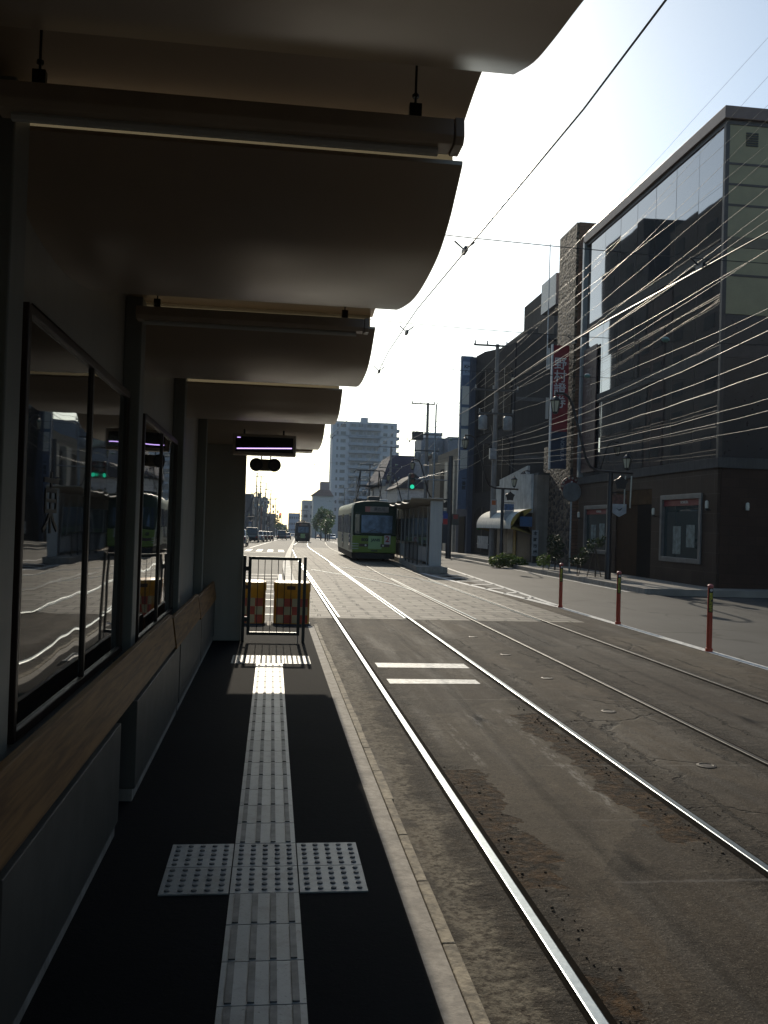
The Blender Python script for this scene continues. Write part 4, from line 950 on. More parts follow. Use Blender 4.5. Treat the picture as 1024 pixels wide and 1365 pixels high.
# ---------------------------------------------------------------- trams
def tram(name, label, loc, rz, front_dark, front_lower, side_mat, number, lettered=True):
    rt = proto(name, label, "tram"); L, W = 12.2, 2.26
    glass = mirror_glass("tram_glass", 1.55, (.02, .035, .06), .08, 1.5)
    def sec(y, k, top=3.0, zb=.42):       # cross-section, k = half width
        return [(-k*.97, y, zb), (-k, y, zb+.25), (-k, y, 2.55), (-k*.975, y, 2.74), (-k*.90, y, 2.87), (-k*.55, y, 2.955), (0, y, top), (k*.55, y, 2.955), (k*.90, y, 2.87), (k*.975, y, 2.74), (k, y, 2.55), (k, y, zb+.25), (k*.97, y, zb)]
    h = W/2
    m = MB(); m.loft([sec(.05, h*.94, 2.98), sec(.28, h*.985), sec(.7, h), sec(L-.7, h), sec(L-.28, h*.985), sec(L-.05, h*.94, 2.98)]); body = m.build("body", side_mat, rt, smooth=True)
    m = MB(); k = h*.955                      # dark front mask with window opening, wrapped on the end
    m.prism([(-k, 1.27), (k, 1.27), (k, 2.55), (k*.975, 2.74), (k*.90, 2.87), (k*.5, 2.955), (0, 2.985), (-k*.5, 2.955), (-k*.90, 2.87), (-k*.975, 2.74), (-k, 2.55)], -.02, .30, 'Y'); m.build("front_mask", front_dark, rt, bevel=.05)
    m = MB(); m.prism([(-k, .42), (k, .42), (k, 1.265), (-k, 1.265)], -.02, .30, 'Y'); m.build("front_lower", front_lower, rt, bevel=.05)
    m = MB(); m.prism([(-k*.62, 1.40), (k*.80, 1.40), (k*.80, 2.27), (-k*.62, 2.27)], -.04, -.018, 'Y'); ws = m.build("windscreen", M("tram_windscreen", (.12, .19, .28), .18, var=.5, scale=2.2, spec=.25), rt, bevel=.02)
    m = MB(); m.bar((-.35, -.05, 1.42), (.05, -.05, 1.60), .025).bar((.35, -.05, 1.42), (.05, -.05, 1.47), .025); m.build("wiper", BLACKM, ws)
    m = MB(); m.box(-.98, -.76, -.036, -.018, 1.35, 2.3); m.build("corner_window", glass, rt)
    m = MB(); m.box(-.50, .66, -.04, -.018, 2.42, 2.70); ds = m.build("destination_sign", M("destination_blind", (.22, .18, .15), .5, var=.2), rt)
    m = MB(); m.box(-.50, -.26, -.046, -.041, 2.43, 2.69); m.build("route_colour", M("blind_red", (.34, .12, .09), .5), ds)
    m = MB(); m.box(-.30, .36, -.032, -.019, .62, 1.255); m.build("front_panel", M("pale_green_panel", (.30, .44, .20), .5, var=.1), rt)
    if lettered:
        text("2", .20, M("blind_pale_red", (.35, .12, .10), .5, var=0), (-.38, -.048, 2.56), (1, 0, 0), (0, 0, 1), ds, "lettering", .002)
        text("湯の川", .19, M("blind_dark", (.03, .03, .03), .5, var=0), (.2, -.043, 2.56), (1, 0, 0), (0, 0, 1), ds, "lettering", .002, .003)
        m = MB(); m.box(.48, .79, -.046, -.022, .86, 1.30); nb_ = m.build("number_board", M("number_board_white", (.50, .47, .47), .5, var=.05), rt)
        text("2", .40, M("number_red", (.34, .02, .03), .5, var=0), (.635, -.048, 1.10), (1, 0, 0), (0, 0, 1), nb_, "lettering", .002, .012)
        text("8008", .21, M("number_black", (.012, .014, .01), .5, var=0), (-.44, -.024, 1.05), (1, 0, 0), (0, 0, 1), rt, "lettering", .002, .010)
        text("JANIS", .18, M("letter_green", (.015, .05, .03), .5, var=0), (.06, -.035, 1.05), (1, 0, 0), (0, 0, 1), rt, "lettering", .002, .008)
    for s in (-1, 1):
        m = MB(); m.box(s*.53-.22, s*.53+.22, -.034, -.018, .72, .86); hb = m.build("lamp_cluster", M("lamp_cluster_dark", (.05, .02, .02), .4), rt)
        m = MB(); m.lathe([(.05, -.042), (.045, -.034)], (s*.43, 0, .79), 12, 'Y'); m.build("headlight", M("headlight_glass", (.6, .6, .55), .15, var=0), hb)
    m = MB(); m.box(-.16, .16, -.035, -.018, .50, .55); m.build("coupler_slot", BLACKM, rt)
    for z in (.60, .72, .84):
        m = MB(); m.box(-h*.99, -.78, -.028, -.019, z, z+.04); m.build("stripe", M("stripe_white", (.4, .42, .38), .5), rt)
    for s in (-1, 1):       # side windows, doors, stripes
        xw = s*h
        a, b = sorted((xw, xw+s*.012))
        for k_ in range(8):
            if k_ in (0, 4): continue
            y0 = .75+k_*1.38; m = MB(); m.box(a, b, y0, y0+1.22, 1.34, 2.30); m.build("side_window", glass, rt)
        for y0 in (.62, 6.1):
            m = MB(); m.box(a-.004 if s < 0 else a, b if s < 0 else b+.004, y0, y0+1.15, .52, 2.36); dr = m.build("door", M("tram_door_green", (.035, .06, .035), .4, var=.1), rt)
            for q in (0, 1):
                m = MB(); a2, b2 = sorted((xw+s*.013, xw+s*.022)); m.box(a2, b2, y0+.08+q*.53, y0+.52+q*.53, .75, 2.2); m.build("door_pane", glass, dr)
        m = MB(); m.box(a, b, .3, L-.3, 1.20, 1.27); m.build("waist_stripe", M("stripe_white"), rt)
    m = MB(); m.prism([(-h*.93, .12), (h*.93, .12), (h*.96, .43), (-h*.96, .43)], .35, L-.35, 'Y'); m.build("underframe", M("underframe_black", (.010, .010, .010), .7, var=.3), rt)
    m = MB(); m.prism([(-.8, .14), (.8, .14), (.95, .40), (-.95, .40)], -.04, .10, 'Y'); m.build("fender", M("underframe_black"), rt)
    for y in (2.0, 3.8, 8.4, 10.2):
        for x in (-.70, .70):
            m = MB(); m.lathe([(.31, x-.06), (.33, x-.04), (.33, x+.04), (.31, x+.06)], (0, y, .33), 18, 'X'); m.build("wheel", RAILD, rt, smooth=True)
    RB = M("roof_box_dark", (.03, .032, .032), .5)
    m = MB(); m.box(-.30, .25, .55, 1.5, 2.97, 3.22); m.build("roof_box", RB, rt, bevel=.04)
    m = MB(); m.box(.30, .72, 1.0, 2.3, 2.9, 3.10); m.build("air_conditioner", M("ac_white", (.55, .55, .55), .4), rt, bevel=.03)
    m = MB(); m.prism([(-h*.86, 2.865), (h*.86, 2.865), (h*.5, 2.985), (-h*.5, 2.985)], .9, L-.9, 'Y'); m.build("roof", M("roof_silver", (.42, .42, .40), .4, .3), rt)
    pn = MB(); yb = 3.6
    pn.box(-.75, .75, yb-.8, yb+.8, 2.99, 3.14)
    pan = pn.build("pantograph_base", RB, rt)
    m = MB()
    for s in (-.62, .62):
        m.tube([(s, yb-.7, 3.12), (s*.92, yb+.7, 3.85), (s*.8, yb, 4.66)], .028, 6).tube([(s, yb+.7, 3.12), (s*.92, yb-.7, 3.85), (s*.8, yb, 4.66)], .028, 6)
    m.tube([(-.58, yb+.7, 3.85), (.58, yb-.7, 3.85)], .018, 5).tube([(-.57, yb-.7, 3.85), (.57, yb-.7, 3.85)], .02, 5).tube([(-.57, yb+.7, 3.85), (.57, yb+.7, 3.85)], .02, 5)
    m.build("pantograph_arms", BLACKM, rt)
    m = MB(); m.tube([(-.85, yb, 4.55), (-.72, yb, 4.68), (.72, yb, 4.68), (.85, yb, 4.55)], .03, 6).tube([(-.5, yb-.12, 4.66), (.5, yb-.12, 4.66)], .02, 5); m.build("collector_bow", BLACKM, rt)
    rt.location = loc; rt.rotation_euler.z = rz
    return rt
GD = M("tram_dark_green", (.009, .028, .018), .5, var=.1, spec=.2); GL = M("tram_lime_green", (.17, .24, .04), .5, var=.1, spec=.25); SIDEC = M("tram_side_cream", (.42, .45, .36), .45, var=.12, spec=.35)
tram("tram", "green tram with route number 2 on its front, stopped beside the opposite shelter", (5.0, 43.8, 0), R(-.8), GD, GL, SIDEC, "2")
BRD = M("tram_far_dark", (.030, .024, .022), .4, var=.15); t2 = tram("tram", "dark brown tram heading away far along the left track", (4.42, 131, gz(131)), R(-2.0), BRD, M("tram_far_lower", (.035, .028, .022), .4), M("tram_far_side", (.12, .085, .03), .45), "", False)

# ---------------------------------------------------------------- street lamps with curved arms
LB = M("lamp_post_dark", (.020, .016, .016), .45, var=.2); LGL = M("lantern_glass", (.50, .46, .34), .25, var=.2)
def lantern(parent, x, z, s=1.0, hang=True):
    m = MB()
    m.lathe([(.02*s, z+.62*s), (.03*s, z+.55*s), (.10*s, z+.50*s), (.20*s, z+.40*s), (.19*s, z+.37*s)], (x, 0, 0), 6)
    m.lathe([(.05*s, z-.08*s), (.09*s, z-.05*s), (.10*s, z)], (x, 0, 0), 6)
    for k in range(6):
        a = 2*math.pi*k/6; m.tube([(x+.10*s*math.cos(a), .10*s*math.sin(a), z), (x+.18*s*math.cos(a), .18*s*math.sin(a), z+.38*s)], .012*s, 4)
    l_ = m.build("lantern", LB, parent)
    m = MB(); m.lathe([(.088*s, z+.002), (.165*s, z+.37*s)], (x, 0, 0), 6); m.build("lantern_glass", LGL, l_)
def lamp_proto(label):
    rt = proto("street_lamp", label, "street lamp", "ornate street lamps along the right pavement")
    m = MB(); m.lathe([(.11, 0), (.11, .9), (.085, .95), (.085, 3.70), (.05, 3.72)], n=12); m.build("post", LB, rt, smooth=True)
    m = MB(); arm = [(.80, 0, 3.72), (.0, 0, 3.74), (-.45, 0, 3.76), (-.72, 0, 3.88), (-.90, 0, 4.2), (-1.18, 0, 5.2), (-1.42, 0, 6.0), (-1.56, 0, 6.28), (-1.75, 0, 6.40), (-2.05, 0, 6.40)]
    m.tube(arm, .045, 8); m.build("curved_arm", LB, rt, smooth=True)
    lantern(rt, -2.02, 5.75, 1.0); m = MB(); m.tube([(-2.02, 0, 6.30), (-2.02, 0, 6.42)], .02, 5); m.build("hanger", LB, rt)
    lantern(rt, .58, 3.90, .85)
    m = MB(); m.tube([(.58, 0, 3.72), (.58, 0, 3.86)], .025, 6); m.build("stand", LB, rt)
    m = MB(); pts = []
    for k in range(10):
        a = R(90+36*k); rr = .26 if k % 2 == 0 else .19; pts.append((.38+rr*math.cos(a), 3.36+rr*math.sin(a)))
    m.prism(pts, -.03, .03, 'Y').tube([(.38, 0, 3.58), (.38, 0, 3.72)], .014, 5); m.build("star_ornament", LB, rt)
    m = MB(); m.tube([(.05, 0, 3.02), (.62, 0, 3.02)], .018, 5); m.build("bracket", LB, rt)
    return rt
def pennant(parent, x0, x1, ztop, zbot, mats, bird=True):
    m = MB(); xm = (x0+x1)/2; zm = zbot+.14
    m.prism([(x0, zm), (xm, zbot), (x1, zm), (x1, ztop-.33), (x0, ztop-.33)], -.012, .012, 'Y'); pn_ = m.build("pennant", mats[0], parent)
    m = MB(); m.box(x0, x1, -.012, .012, ztop-.326, ztop); m.build("pennant_top", mats[1], parent)
    if bird:
        m = MB(); zc = zm+.12
        m.prism([(xm-.13, zc+.06), (xm-.03, zc), (xm+.02, zc+.015), (xm+.11, zc+.07), (xm+.05, zc-.03), (xm-.02, zc-.05)], -.016, -.0125, 'Y'); m.build("bird_emblem", M("sign_ink"), pn_)
L1 = lamp_proto("ornate street lamp beside the stone office entrance, with white bird pennant"); L2 = dup(L1, (11.65, 44.8, .12), R(-2), "ornate street lamp in front of the barrel awning shop, with blue pennant")
pennant(L1, .10, .60, 2.96, 2.18, (M("pennant_white", (.35, .36, .38), .6), M("pennant_orange_print", (.12, .05, .035), .6, var=.5, scale=8)))
pennant(L2, .10, .60, 2.96, 2.0, (M("pennant_white"), M("pennant_blue_print", (.06, .11, .22), .6, var=.5, scale=8)))
for x in (.54, .76):
    m = MB(); m.tube([(x, 0, 3.62), (x-.03, 0, 2.50)], .028, 8); m.build("chime_tube", M("pale_tube", (.42, .40, .34), .4, .3), L1, smooth=True)
L1.location = (11.62, 30, .15); L1.rotation_euler.z = R(-2)
for x, y, d_ in ((11.4, 60.5, "third along the pavement, lantern over the traffic light"), (11.5, 74, "fourth along the pavement, lantern right of the tram's pantograph"), (-3.9, 118, "on the far left pavement nearest the shelter end"), (-3.3, 150, "on the far left pavement, second beyond the shelter end"), (-.6, 255, "on the far left pavement among the distant poles")):
    o = dup(L2, (x, y, gz(y)+.1), R(-2) if x > 5 else R(180), "ornate street lamp "+d_)
    if x < 5: o['group'] = "ornate street lamps on the left pavement"

# ---------------------------------------------------------------- utility poles
POLE = M("concrete_pole", (.20, .19, .18), .8, var=.3, streak=True); XARM = M("dark_crossarm", (.06, .06, .06), .6); INS = M("porcelain", (.35, .33, .30), .3); TRF = M("transformer_grey", (.24, .25, .26), .5)
def upole(label, trans=True, H=12.0, group="utility poles along the right pavement"):
    rt = proto("utility_pole", label, "utility pole", group)
    m = MB(); m.tube([(0, 0, 0), (0, 0, H)], [.17, .10], 10); m.build("pole", POLE, rt, smooth=True)
    for z, a, b in ((H-.15, -1.35, .55), (H-2.6, -1.25, 1.25), (H-3.9, -1.0, 1.0)):
        m = MB(); m.box(a, b, -.16, -.08, z, z+.09); ca = m.build("crossarm", XARM, rt)
        m = MB()
        for x in (a+.06, (a+b)/2-.2, b-.06): m.lathe([(.03, z+.09), (.05, z+.14), (.03, z+.2), (.045, z+.25), (.02, z+.3)], (x, -.12, 0), 8)
        m.build("insulator", INS, ca)
    if trans:
        for x in (-.72, .68):
            m = MB(); m.lathe([(.22, H-4.75), (.25, H-4.7), (.25, H-4.05), (.18, H-3.98)], (x, -.05, 0), 14); m.build("transformer", TRF, rt, smooth=True)
        m = MB(); m.box(-.35, .0, -.42, -.17, H-6.4, H-5.8); m.build("junction_box", TRF, rt)
    return rt
U1 = upole("concrete utility pole with transformers in front of the grey arched building"); 
m = MB(); m.box(-.16, .18, -.20, -.175, 2.35, 3.4); pb = m.build("notice_plate", M("plate_white", (.34, .34, .34), .6, var=.2), U1)
m = MB(); m.box(-.12, .10, -.21, -.2005, 3.1, 3.35); m.build("orange_square", M("plate_orange", (.35, .09, .02), .6), pb)
U2 = dup(U1, (12.1, 71, gz(71)), None, "utility pole with hanging box right of the apartment tower")
m = MB(); m.box(-1.2, -.35, -.3, .3, 9.0, 9.65); m.build("hanging_box", XARM, U2)
U1.location = (12.05, 48.4, .0)
for x, y, d_ in ((12.6, 97, "in front of the apartment tower's right edge"), (13.0, 122, "low behind the tram's roof"), (13.8, 150, "just left of the tram's pantograph"), (14.6, 185, "left of the tram before the trees")):
    dup(U1, (x, y, gz(y)), None, "utility pole "+d_, scale=(1, 1, .92))
UL = upole("tallest looking utility pole on the left, first beyond the shelter end", True, 12.4, "utility poles along the left pavement")
for x, y, d_ in ((-2.5, 179, "second in the left row"), (-1.65, 200, "third in the left row, above the parked cars"), (-.6, 231, "fourth in the left row, next to the person"), (.9, 285, "fifth in the left row, smallest")):
    dup(UL, (x, y, gz(y)), None, "utility pole "+d_)
UL.location = (-3.1, 168, gz(168))
m = MB(); m.tube([(10.45, 52.6, -.05), (10.45, 52.6, 6.05)], [.17, .13], 12)
tag(m.build("catenary_pole", M("painted_steel_pole", (.05, .05, .055), .5), smooth=True), "stout dark pole standing right of the opposite shelter, holding span wires", "pole", "overhead line poles")
m = MB(); m.tube([(10.75, 60, -.1), (10.80, 60, 10.1), (10.9, 60, 10.2)], [.07, .05, .04], 8)
tag(m.build("catenary_pole", STEEL, smooth=True), "tall thin pale pole rising above the opposite shelter", "pole", "overhead line poles")
m = MB(); m.tube([(13.6, 44.2, 10), (13.6, 44.2, 16.4)], [.03, .02], 6); m.box(13.9, 15.2, 44.0, 46.5, 13.3, 14.9)
tag(m.build("roof_mast", STEEL), "thin lightning mast on a rooftop hut behind the stone tower", "mast")
# traffic lights
rt = thing("traffic_light", "traffic light showing green on an arm over the opposite shelter", "traffic light", (8.2, 53, 4.5))
m = MB(); m.tube([(10.45, 52.8, 4.6), (8.3, 53, 4.62)], .035, 6).tube([(8.0, 53.02, 3.4), (8.0, 53.02, 4.9)], .04, 6).tube([(10.45, 52.8, 5.2), (8.6, 53, 4.66)], .012, 5); m.build("arm", STEEL, rt)
m = MB(); m.box(8.02, 8.38, 52.85, 53.05, 3.98, 4.95); hs = m.build("housing", M("signal_housing", (.05, .055, .05), .5), rt, bevel=.03)
for k, (c, e) in enumerate((((.10, .012, .010), None), ((.12, .035, .012), None), ((.02, .5, .3), (.02, .75, .42)))):
    z = 4.79-k*.32; m = MB(); m.lathe([(.115, 52.80), (.125, 52.85)], (8.2, 0, z), 16, 'Y'); m.build("lens", M("lens_%s" % ("red", "amber", "green")[k], c, .3, var=0, emit=e, estr=1.0), hs)
    m = MB()
    for j in range(8):
        a0, a1 = R(20+j*17.5), R(20+(j+1)*17.5); m.face([(8.2+.15*math.cos(a0), 52.66, z+.15*math.sin(a0)), (8.2+.15*math.cos(a1), 52.66, z+.15*math.sin(a1)), (8.2+.15*math.cos(a1), 52.85, z+.15*math.sin(a1)), (8.2+.15*math.cos(a0), 52.85, z+.15*math.sin(a0))])
    m.build("visor", BLACKM, hs)
RLENS = M("far_red_lens", (.5, .02, .02), .3, var=0, emit=(1, .05, .05), estr=1.2)
for x, y, z, d_ in ((1.55, 190, 3.2, "over the left lane beyond the van"), (13.6, 180, 4.0, "among the trees right of the far tram")):
    rt = thing("traffic_light", "distant red traffic light "+d_, "traffic light", (x, y, z), "distant red traffic lights")
    m = MB(); m.box(x-.2, x+.2, y, y+.25, z-.55, z+.55); m.build("housing", M("signal_housing"), rt)
    m = MB(); m.lathe([(.17, y-.05), (.18, y)], (x, 0, z+.32), 10, 'Y'); m.build("lens", RLENS, rt)
    m = MB(); m.tube([(x+.3, y+.1, gz(y)), (x+.3, y+.1, z+.6), (x, y+.1, z+.6)], .06, 6); m.build("post", STEEL, rt)
rt = thing("pedestrian_signal", "small dark pedestrian signal on the pole behind the opposite shelter", "signal", (10.5, 52.3, 2.3))
m = MB(); m.box(10.55, 10.95, 52.2, 52.45, 1.95, 2.6); m.build("housing", M("signal_housing"), rt, bevel=.02); m = MB(); m.box(10.62, 10.88, 52.17, 52.2, 2.3, 2.55); m.build("lens", M("ped_lens", (.22, .03, .03), .4, var=0), rt)
rt = thing("traffic_mirror", "grey backed round sign on a thin post before the stone tower", "sign", (11.6, 34.0, .15))
m = MB(); m.tube([(11.60, 34, .15), (11.60, 34, 3.75)], .038, 8); m.build("post", STEEL, rt); m = MB(); m.lathe([(.36, 33.93), (.38, 33.95), (.30, 34.0)], (11.60, 0, 3.32), 24, 'Y'); m.build("disc", M("sign_back_grey", (.11, .115, .12), .5, .4), rt, smooth=True)

# ---------------------------------------------------------------- overhead wires and cables
WIREM = M("contact_wire", (.05, .045, .04), .4, .6, var=0); CABM = M("black_cable_sheath", (.075, .07, .062), .48, .1, var=.1, spec=.45); COPP = M("bare_line_wire", (.17, .16, .14), .42, .5, var=0)
for off, xc, d_ in ((t1off, 1.957, "over the near track"), (t2off, 4.63, "over the far track, past the bollards")):
    m = MB(); pts = [(xc+off(y)+.12*math.sin(y*.35), y, gz(y)+4.72) for y in [-6]+list(range(0, 60, 3))+list(range(60, 400, 15))]
    m.tube(pts, .0075, 6); tag(m.build("contact_wire", WIREM, smooth=True), "single tram contact wire running "+d_, "overhead wire", "tram contact wires")
for i, y in enumerate((9.4, 13.6, 17.2, 31, 45, 60, 78, 98)):
    xr = 11.0+roff(y); xl = -1.5 if y < 30 else -5+roff(y); z = 4.86+gz(y); n = 14
    pts = [(xl+(xr-xl)*k/n, y+.15*k/n, z+.35*((2*k/n-1)**2)*.6) for k in range(n+1)]
    m = MB(); m.tube(pts, .005, 5)
    o = m.build("span_wire", WIREM)
    for xc in (1.957+t1off(y), 4.63+t2off(y)):
        mm = MB(); zz = gz(y)+4.75; mm.box(xc-.018, xc+.018, y-.05, y+.12, zz-.02, zz+.03).tube([(xc-.11, y+.06, zz+.11), (xc, y+.06, zz+.02), (xc+.11, y+.06, zz+.11)], .010, 5); mm.build("wire_clamp", BLACKM, o)
    mm = MB(); mm.lathe([(.02, -.06), (.045, -.03), (.045, .03), (.02, .06)], (0, 0, 0), 8, 'X'); mm.v = [(a+6.15, b+y+.07, c+z+.03) for a, b, c in mm.v]; mm.build("insulator", M("glass_green_insulator", (.12, .20, .17), .2, var=0), o)
    tag(o, "thin cross wire holding up the tram wires, "+("nearest, with clamps by the shelter roof", "second from the camera", "third from the camera", "before the opposite shelter", "above the green tram", "beyond the green tram", "second beyond the green tram", "farthest seen")[i], "span wire", "span wires over the street")
# power cables from the first utility pole past the camera side
HP = [(-1.3, 12.05, -.6, 13.45, .007, 1), (-.35, 12.05, .0, 12.57, .007, 1), (.5, 12.05, .6, 12.15, .007, 1), (-1.2, 9.62, -1.2, 12.0, .007, 1), (-.9, 9.6, -.7, 11.5, .008, 1), (-.5, 9.6, -.3, 10.95, .008, 0), (.3, 9.65, .2, 10.75, .007, 1), (.7, 9.62, .7, 10.25, .010, 0), (1.2, 9.62, 1.2, 9.75, .007, 1),
      (-.9, 8.35, -.9, 9.25, .008, 1), (0, 8.3, 0, 8.95, .007, 0), (.9, 8.3, .9, 7.9, .008, 0), (.1, 6.75, .1, 7.30, .008, 0), (-.2, 6.55, -.3, 6.75, .014, 0), (.15, 6.4, .2, 6.35, .011, 0), (-.15, 6.1, -.1, 5.80, .016, 0), (.2, 5.8, .2, 5.25, .010, 0), (-.2, 5.55, -.2, 4.85, .009, 0), (.15, 5.35, .1, 4.55, .009, 0)]
RK = ("topmost", "second from the top", "third from the top", "fourth from the top", "fifth from the top", "sixth from the top", "seventh from the top", "eighth from the top", "ninth from the top", "tenth from the top", "ninth from the bottom", "eighth from the bottom", "seventh from the bottom", "sixth from the bottom", "fifth from the bottom", "fourth from the bottom", "third from the bottom", "second from the bottom", "lowest")
for i, (xa, za, xb, zb, rd, bare) in enumerate(HP):
    ya, yb_ = 48.3, 8.0; n = 26; sag = .45+.25*random.random(); zb = za+(zb+.875*sag-za)/.677
    pts = []
    for k in range(n+1):
        t_ = k/n; pts.append((12.05+xa+(xb-xa)*t_, ya+(yb_-ya)*t_, za+(zb-za)*t_-sag*4*t_*(1-t_)+(random.uniform(-.02, .02) if 0 < k < n else 0)))
    m = MB(); m.tube(pts, [rd*.66*(.5+.5*min(1, (p_[1]-8)/22)) for p_ in pts], 6); tag(m.build("power_cable", COPP if bare else CABM, smooth=True), "overhead cable crossing the glass office front, "+RK[i]+" at the utility pole", "cable", "cables along the right pavement")
def cab(p, q, sag, rd=.010, n=14):
    return [(p[0]+(q[0]-p[0])*k/n, p[1]+(q[1]-p[1])*k/n, p[2]+(q[2]-p[2])*k/n-sag*4*(k/n)*(1-k/n)) for k in range(n+1)]
PL = [(12.05, 48.4, 0), (12.1, 71, gz(71)), (12.6, 97, gz(97)), (13.0, 122, gz(122)), (13.8, 150, gz(150)), (14.6, 185, gz(185))]
for a, b in zip(PL, PL[1:]):
    for j, (dx, z) in enumerate(((-1.3, 12.0), (.5, 12.0), (-1.2, 9.6), (1.2, 9.6), (-.2, 7.0), (.15, 6.2))):
        m = MB(); m.tube(cab((a[0]+dx, a[1], a[2]+z*(.92 if a[1] > 80 else 1)), (b[0]+dx, b[1], b[2]+z*(.92 if b[1] > 80 else 1)), .5), .013, 5)
        tag(m.build("power_cable", CABM, smooth=True), "thin cable of the bundle strung between the farther right hand utility poles", "cable", "cables between the far poles")
for a, b, d_ in (((12.05, 48.3, 6.9), (13.66, 56, 8.4), "to the arched grey building"), ((12.05, 48.3, 6.3), (13.0, 46, 4.8), "to the shop signboard"), ((12.05, 48.3, 6.6), (10.45, 52.6, 5.8), "to the stout dark pole"), ((12.1, 71, 7.2), (14, 68, 7.6), "to the beige building")):
    m = MB(); m.tube(cab(a, b, .25), .010, 5); tag(m.build("service_cable", CABM, smooth=True), "slack service cable from a utility pole "+d_, "cable")

# ---------------------------------------------------------------- cars
def car(label, col, kind, loc, rz, group, nm="parked_car"):
    rt = proto(nm, label, "car", group)
    body = M("car_paint_"+col[0], col[1], .3, .3, var=.05, coat=.6); gl = mirror_glass("car_glass", 1.55, (.015, .018, .02))
    if kind == 'van':
        lo = [(-2.1, .28), (2.1, .28), (2.12, .75), (1.9, 1.0), (-2.12, 1.05), (-2.15, .7)]; up = [(1.9, .98), (1.2, 1.75), (-1.95, 1.82), (-2.1, 1.04)]; Wd = .84
    else:
        lo = [(-2.05, .28), (2.1, .28), (2.12, .65), (1.95, .80), (1.0, .90), (-1.6, .92), (-2.05, .88), (-2.12, .6)]; up = [(1.05, .89), (.45, 1.40), (-.9, 1.45), (-1.7, .91)]; Wd = .84
    m = MB(); m.prism(lo, -Wd, Wd, 'X'); m.v = [(x*(1 if z < .8 else .97), y, z) for x, y, z in m.v]; m.build("body", body, rt, bevel=.06)
    n = len(up); m = MB(); m.loft([[(-Wd*(.96 if z < 1.2 else .80), y, z) for y, z in up], [(Wd*(.96 if z < 1.2 else .80), y, z) for y, z in up]]); m.build("cabin", body, rt, bevel=.04)
    top = max(z for y, z in up)
    # glazing set just proud of the cabin
    def lerp(a, b, t): return (a[0]+(b[0]-a[0])*t, a[1]+(b[1]-a[1])*t)
    for (a, b), nm_ in (((up[0], up[1]), "windscreen"), ((up[3], up[2]), "rear_window")):
        p, q = lerp(a, b, .12), lerp(a, b, .9); sgn = .012 if nm_ == "windscreen" else -.012
        m = MB(); m.face([(-.72, p[0]+sgn, p[1]+.01), (.72, p[0]+sgn, p[1]+.01), (.60, q[0]+sgn, q[1]+.01), (-.60, q[0]+sgn, q[1]+.01)]); m.build(nm_, gl, rt)
    for s in (-1, 1):
        w = lambda z: s*(Wd*(.96-(z-up[0][1])/(top-up[0][1])*.16)+.008)
        m = MB(); z0, z1 = up[0][1]+.06, top-.10; ya, yb2 = up[3][0]+.35, up[0][0]-.25; yc, yd = up[2][0]+.12, up[1][0]-.08
        m.face([(w(z0), ya, z0), (w(z0), yb2, z0), (w(z1), yd, z1), (w(z1), yc, z1)]); m.build("side_window", gl, rt)
        for y in (-1.3, 1.3):
            m = MB(); m.lathe([(.20, s*Wd-.10), (.30, s*Wd-.09), (.30, s*Wd+.01), (.18, s*Wd+.015)], (0, y, .30), 16, 'X'); tyre = m.build("wheel", M("tyre_rubber", (.015, .015, .015), .8, var=0), rt, smooth=True)
            m = MB(); m.lathe([(.17, s*Wd+.0), (.17, s*Wd+.02)], (0, y, .30), 12, 'X'); m.build("rim", STEEL, tyre)
        m = MB(); m.box(s*.62-.14, s*.62+.14, 2.10, 2.14, .60, .74); m.build("headlight", M("headlight_glass"), rt)
        m = MB(); m.box(s*.66-.10, s*.66+.10, -2.16, -2.12, .62, .82); m.build("tail_light", M("tail_red", (.25, .01, .01), .3, var=0), rt)
    rt.location = loc; rt.rotation_euler.z = rz
    return rt
CP = {"dark": ("dark", (.02, .02, .025)), "silver": ("silver", (.38, .39, .40)), "white": ("white", (.6, .6, .6)), "blue": ("pale_blue", (.22, .29, .38)), "grey": ("grey", (.12, .12, .13))}
P = "cars parked along the left kerb"
c1 = car("silver parked car nearest the shelter's end, only its tail showing", CP["silver"], 'sedan', (-2.85, 76, gz(76)), R(-1.5), P)
for c, k, x, y, lb in (("dark", 'van', -2.4, 109, "dark parked van with a sunlit roof, second in the left row"), ("silver", 'sedan', -1.85, 117, "silver parked car third in the left row"), ("dark", 'sedan', -1.45, 124, "dark parked car fourth in the left row"), ("grey", 'sedan', -1.0, 131, "grey parked car fifth in the left row"), ("dark", 'sedan', -.6, 138, "dark parked car last in the left row, by the person")):
    car(lb, CP[c], k, (x, y, gz(y)), R(-1.5), P)
car("black van driving away in the left lane", CP["dark"], 'van', (1.85, 165, gz(165)), R(-1.5), "moving cars", "van")
car("dark car just ahead of the black van", CP["grey"], 'sedan', (2.9, 178, gz(178)), R(-1.5), "moving cars", "moving_car")
car("white car far ahead beside the dark tram", CP["white"], 'sedan', (7.9, 350, gz(350)), R(-1.5), "moving cars", "moving_car")
car("pale blue car coming nearer just left of the green tram", CP["blue"], 'sedan', (15.1, 226, gz(226)), R(178), "moving cars", "moving_car")
car("small dark red tinted car farther off between the trams", ("dark_red", (.10, .03, .03)), 'sedan', (15.6, 300, gz(300)), R(178), "moving cars", "moving_car")

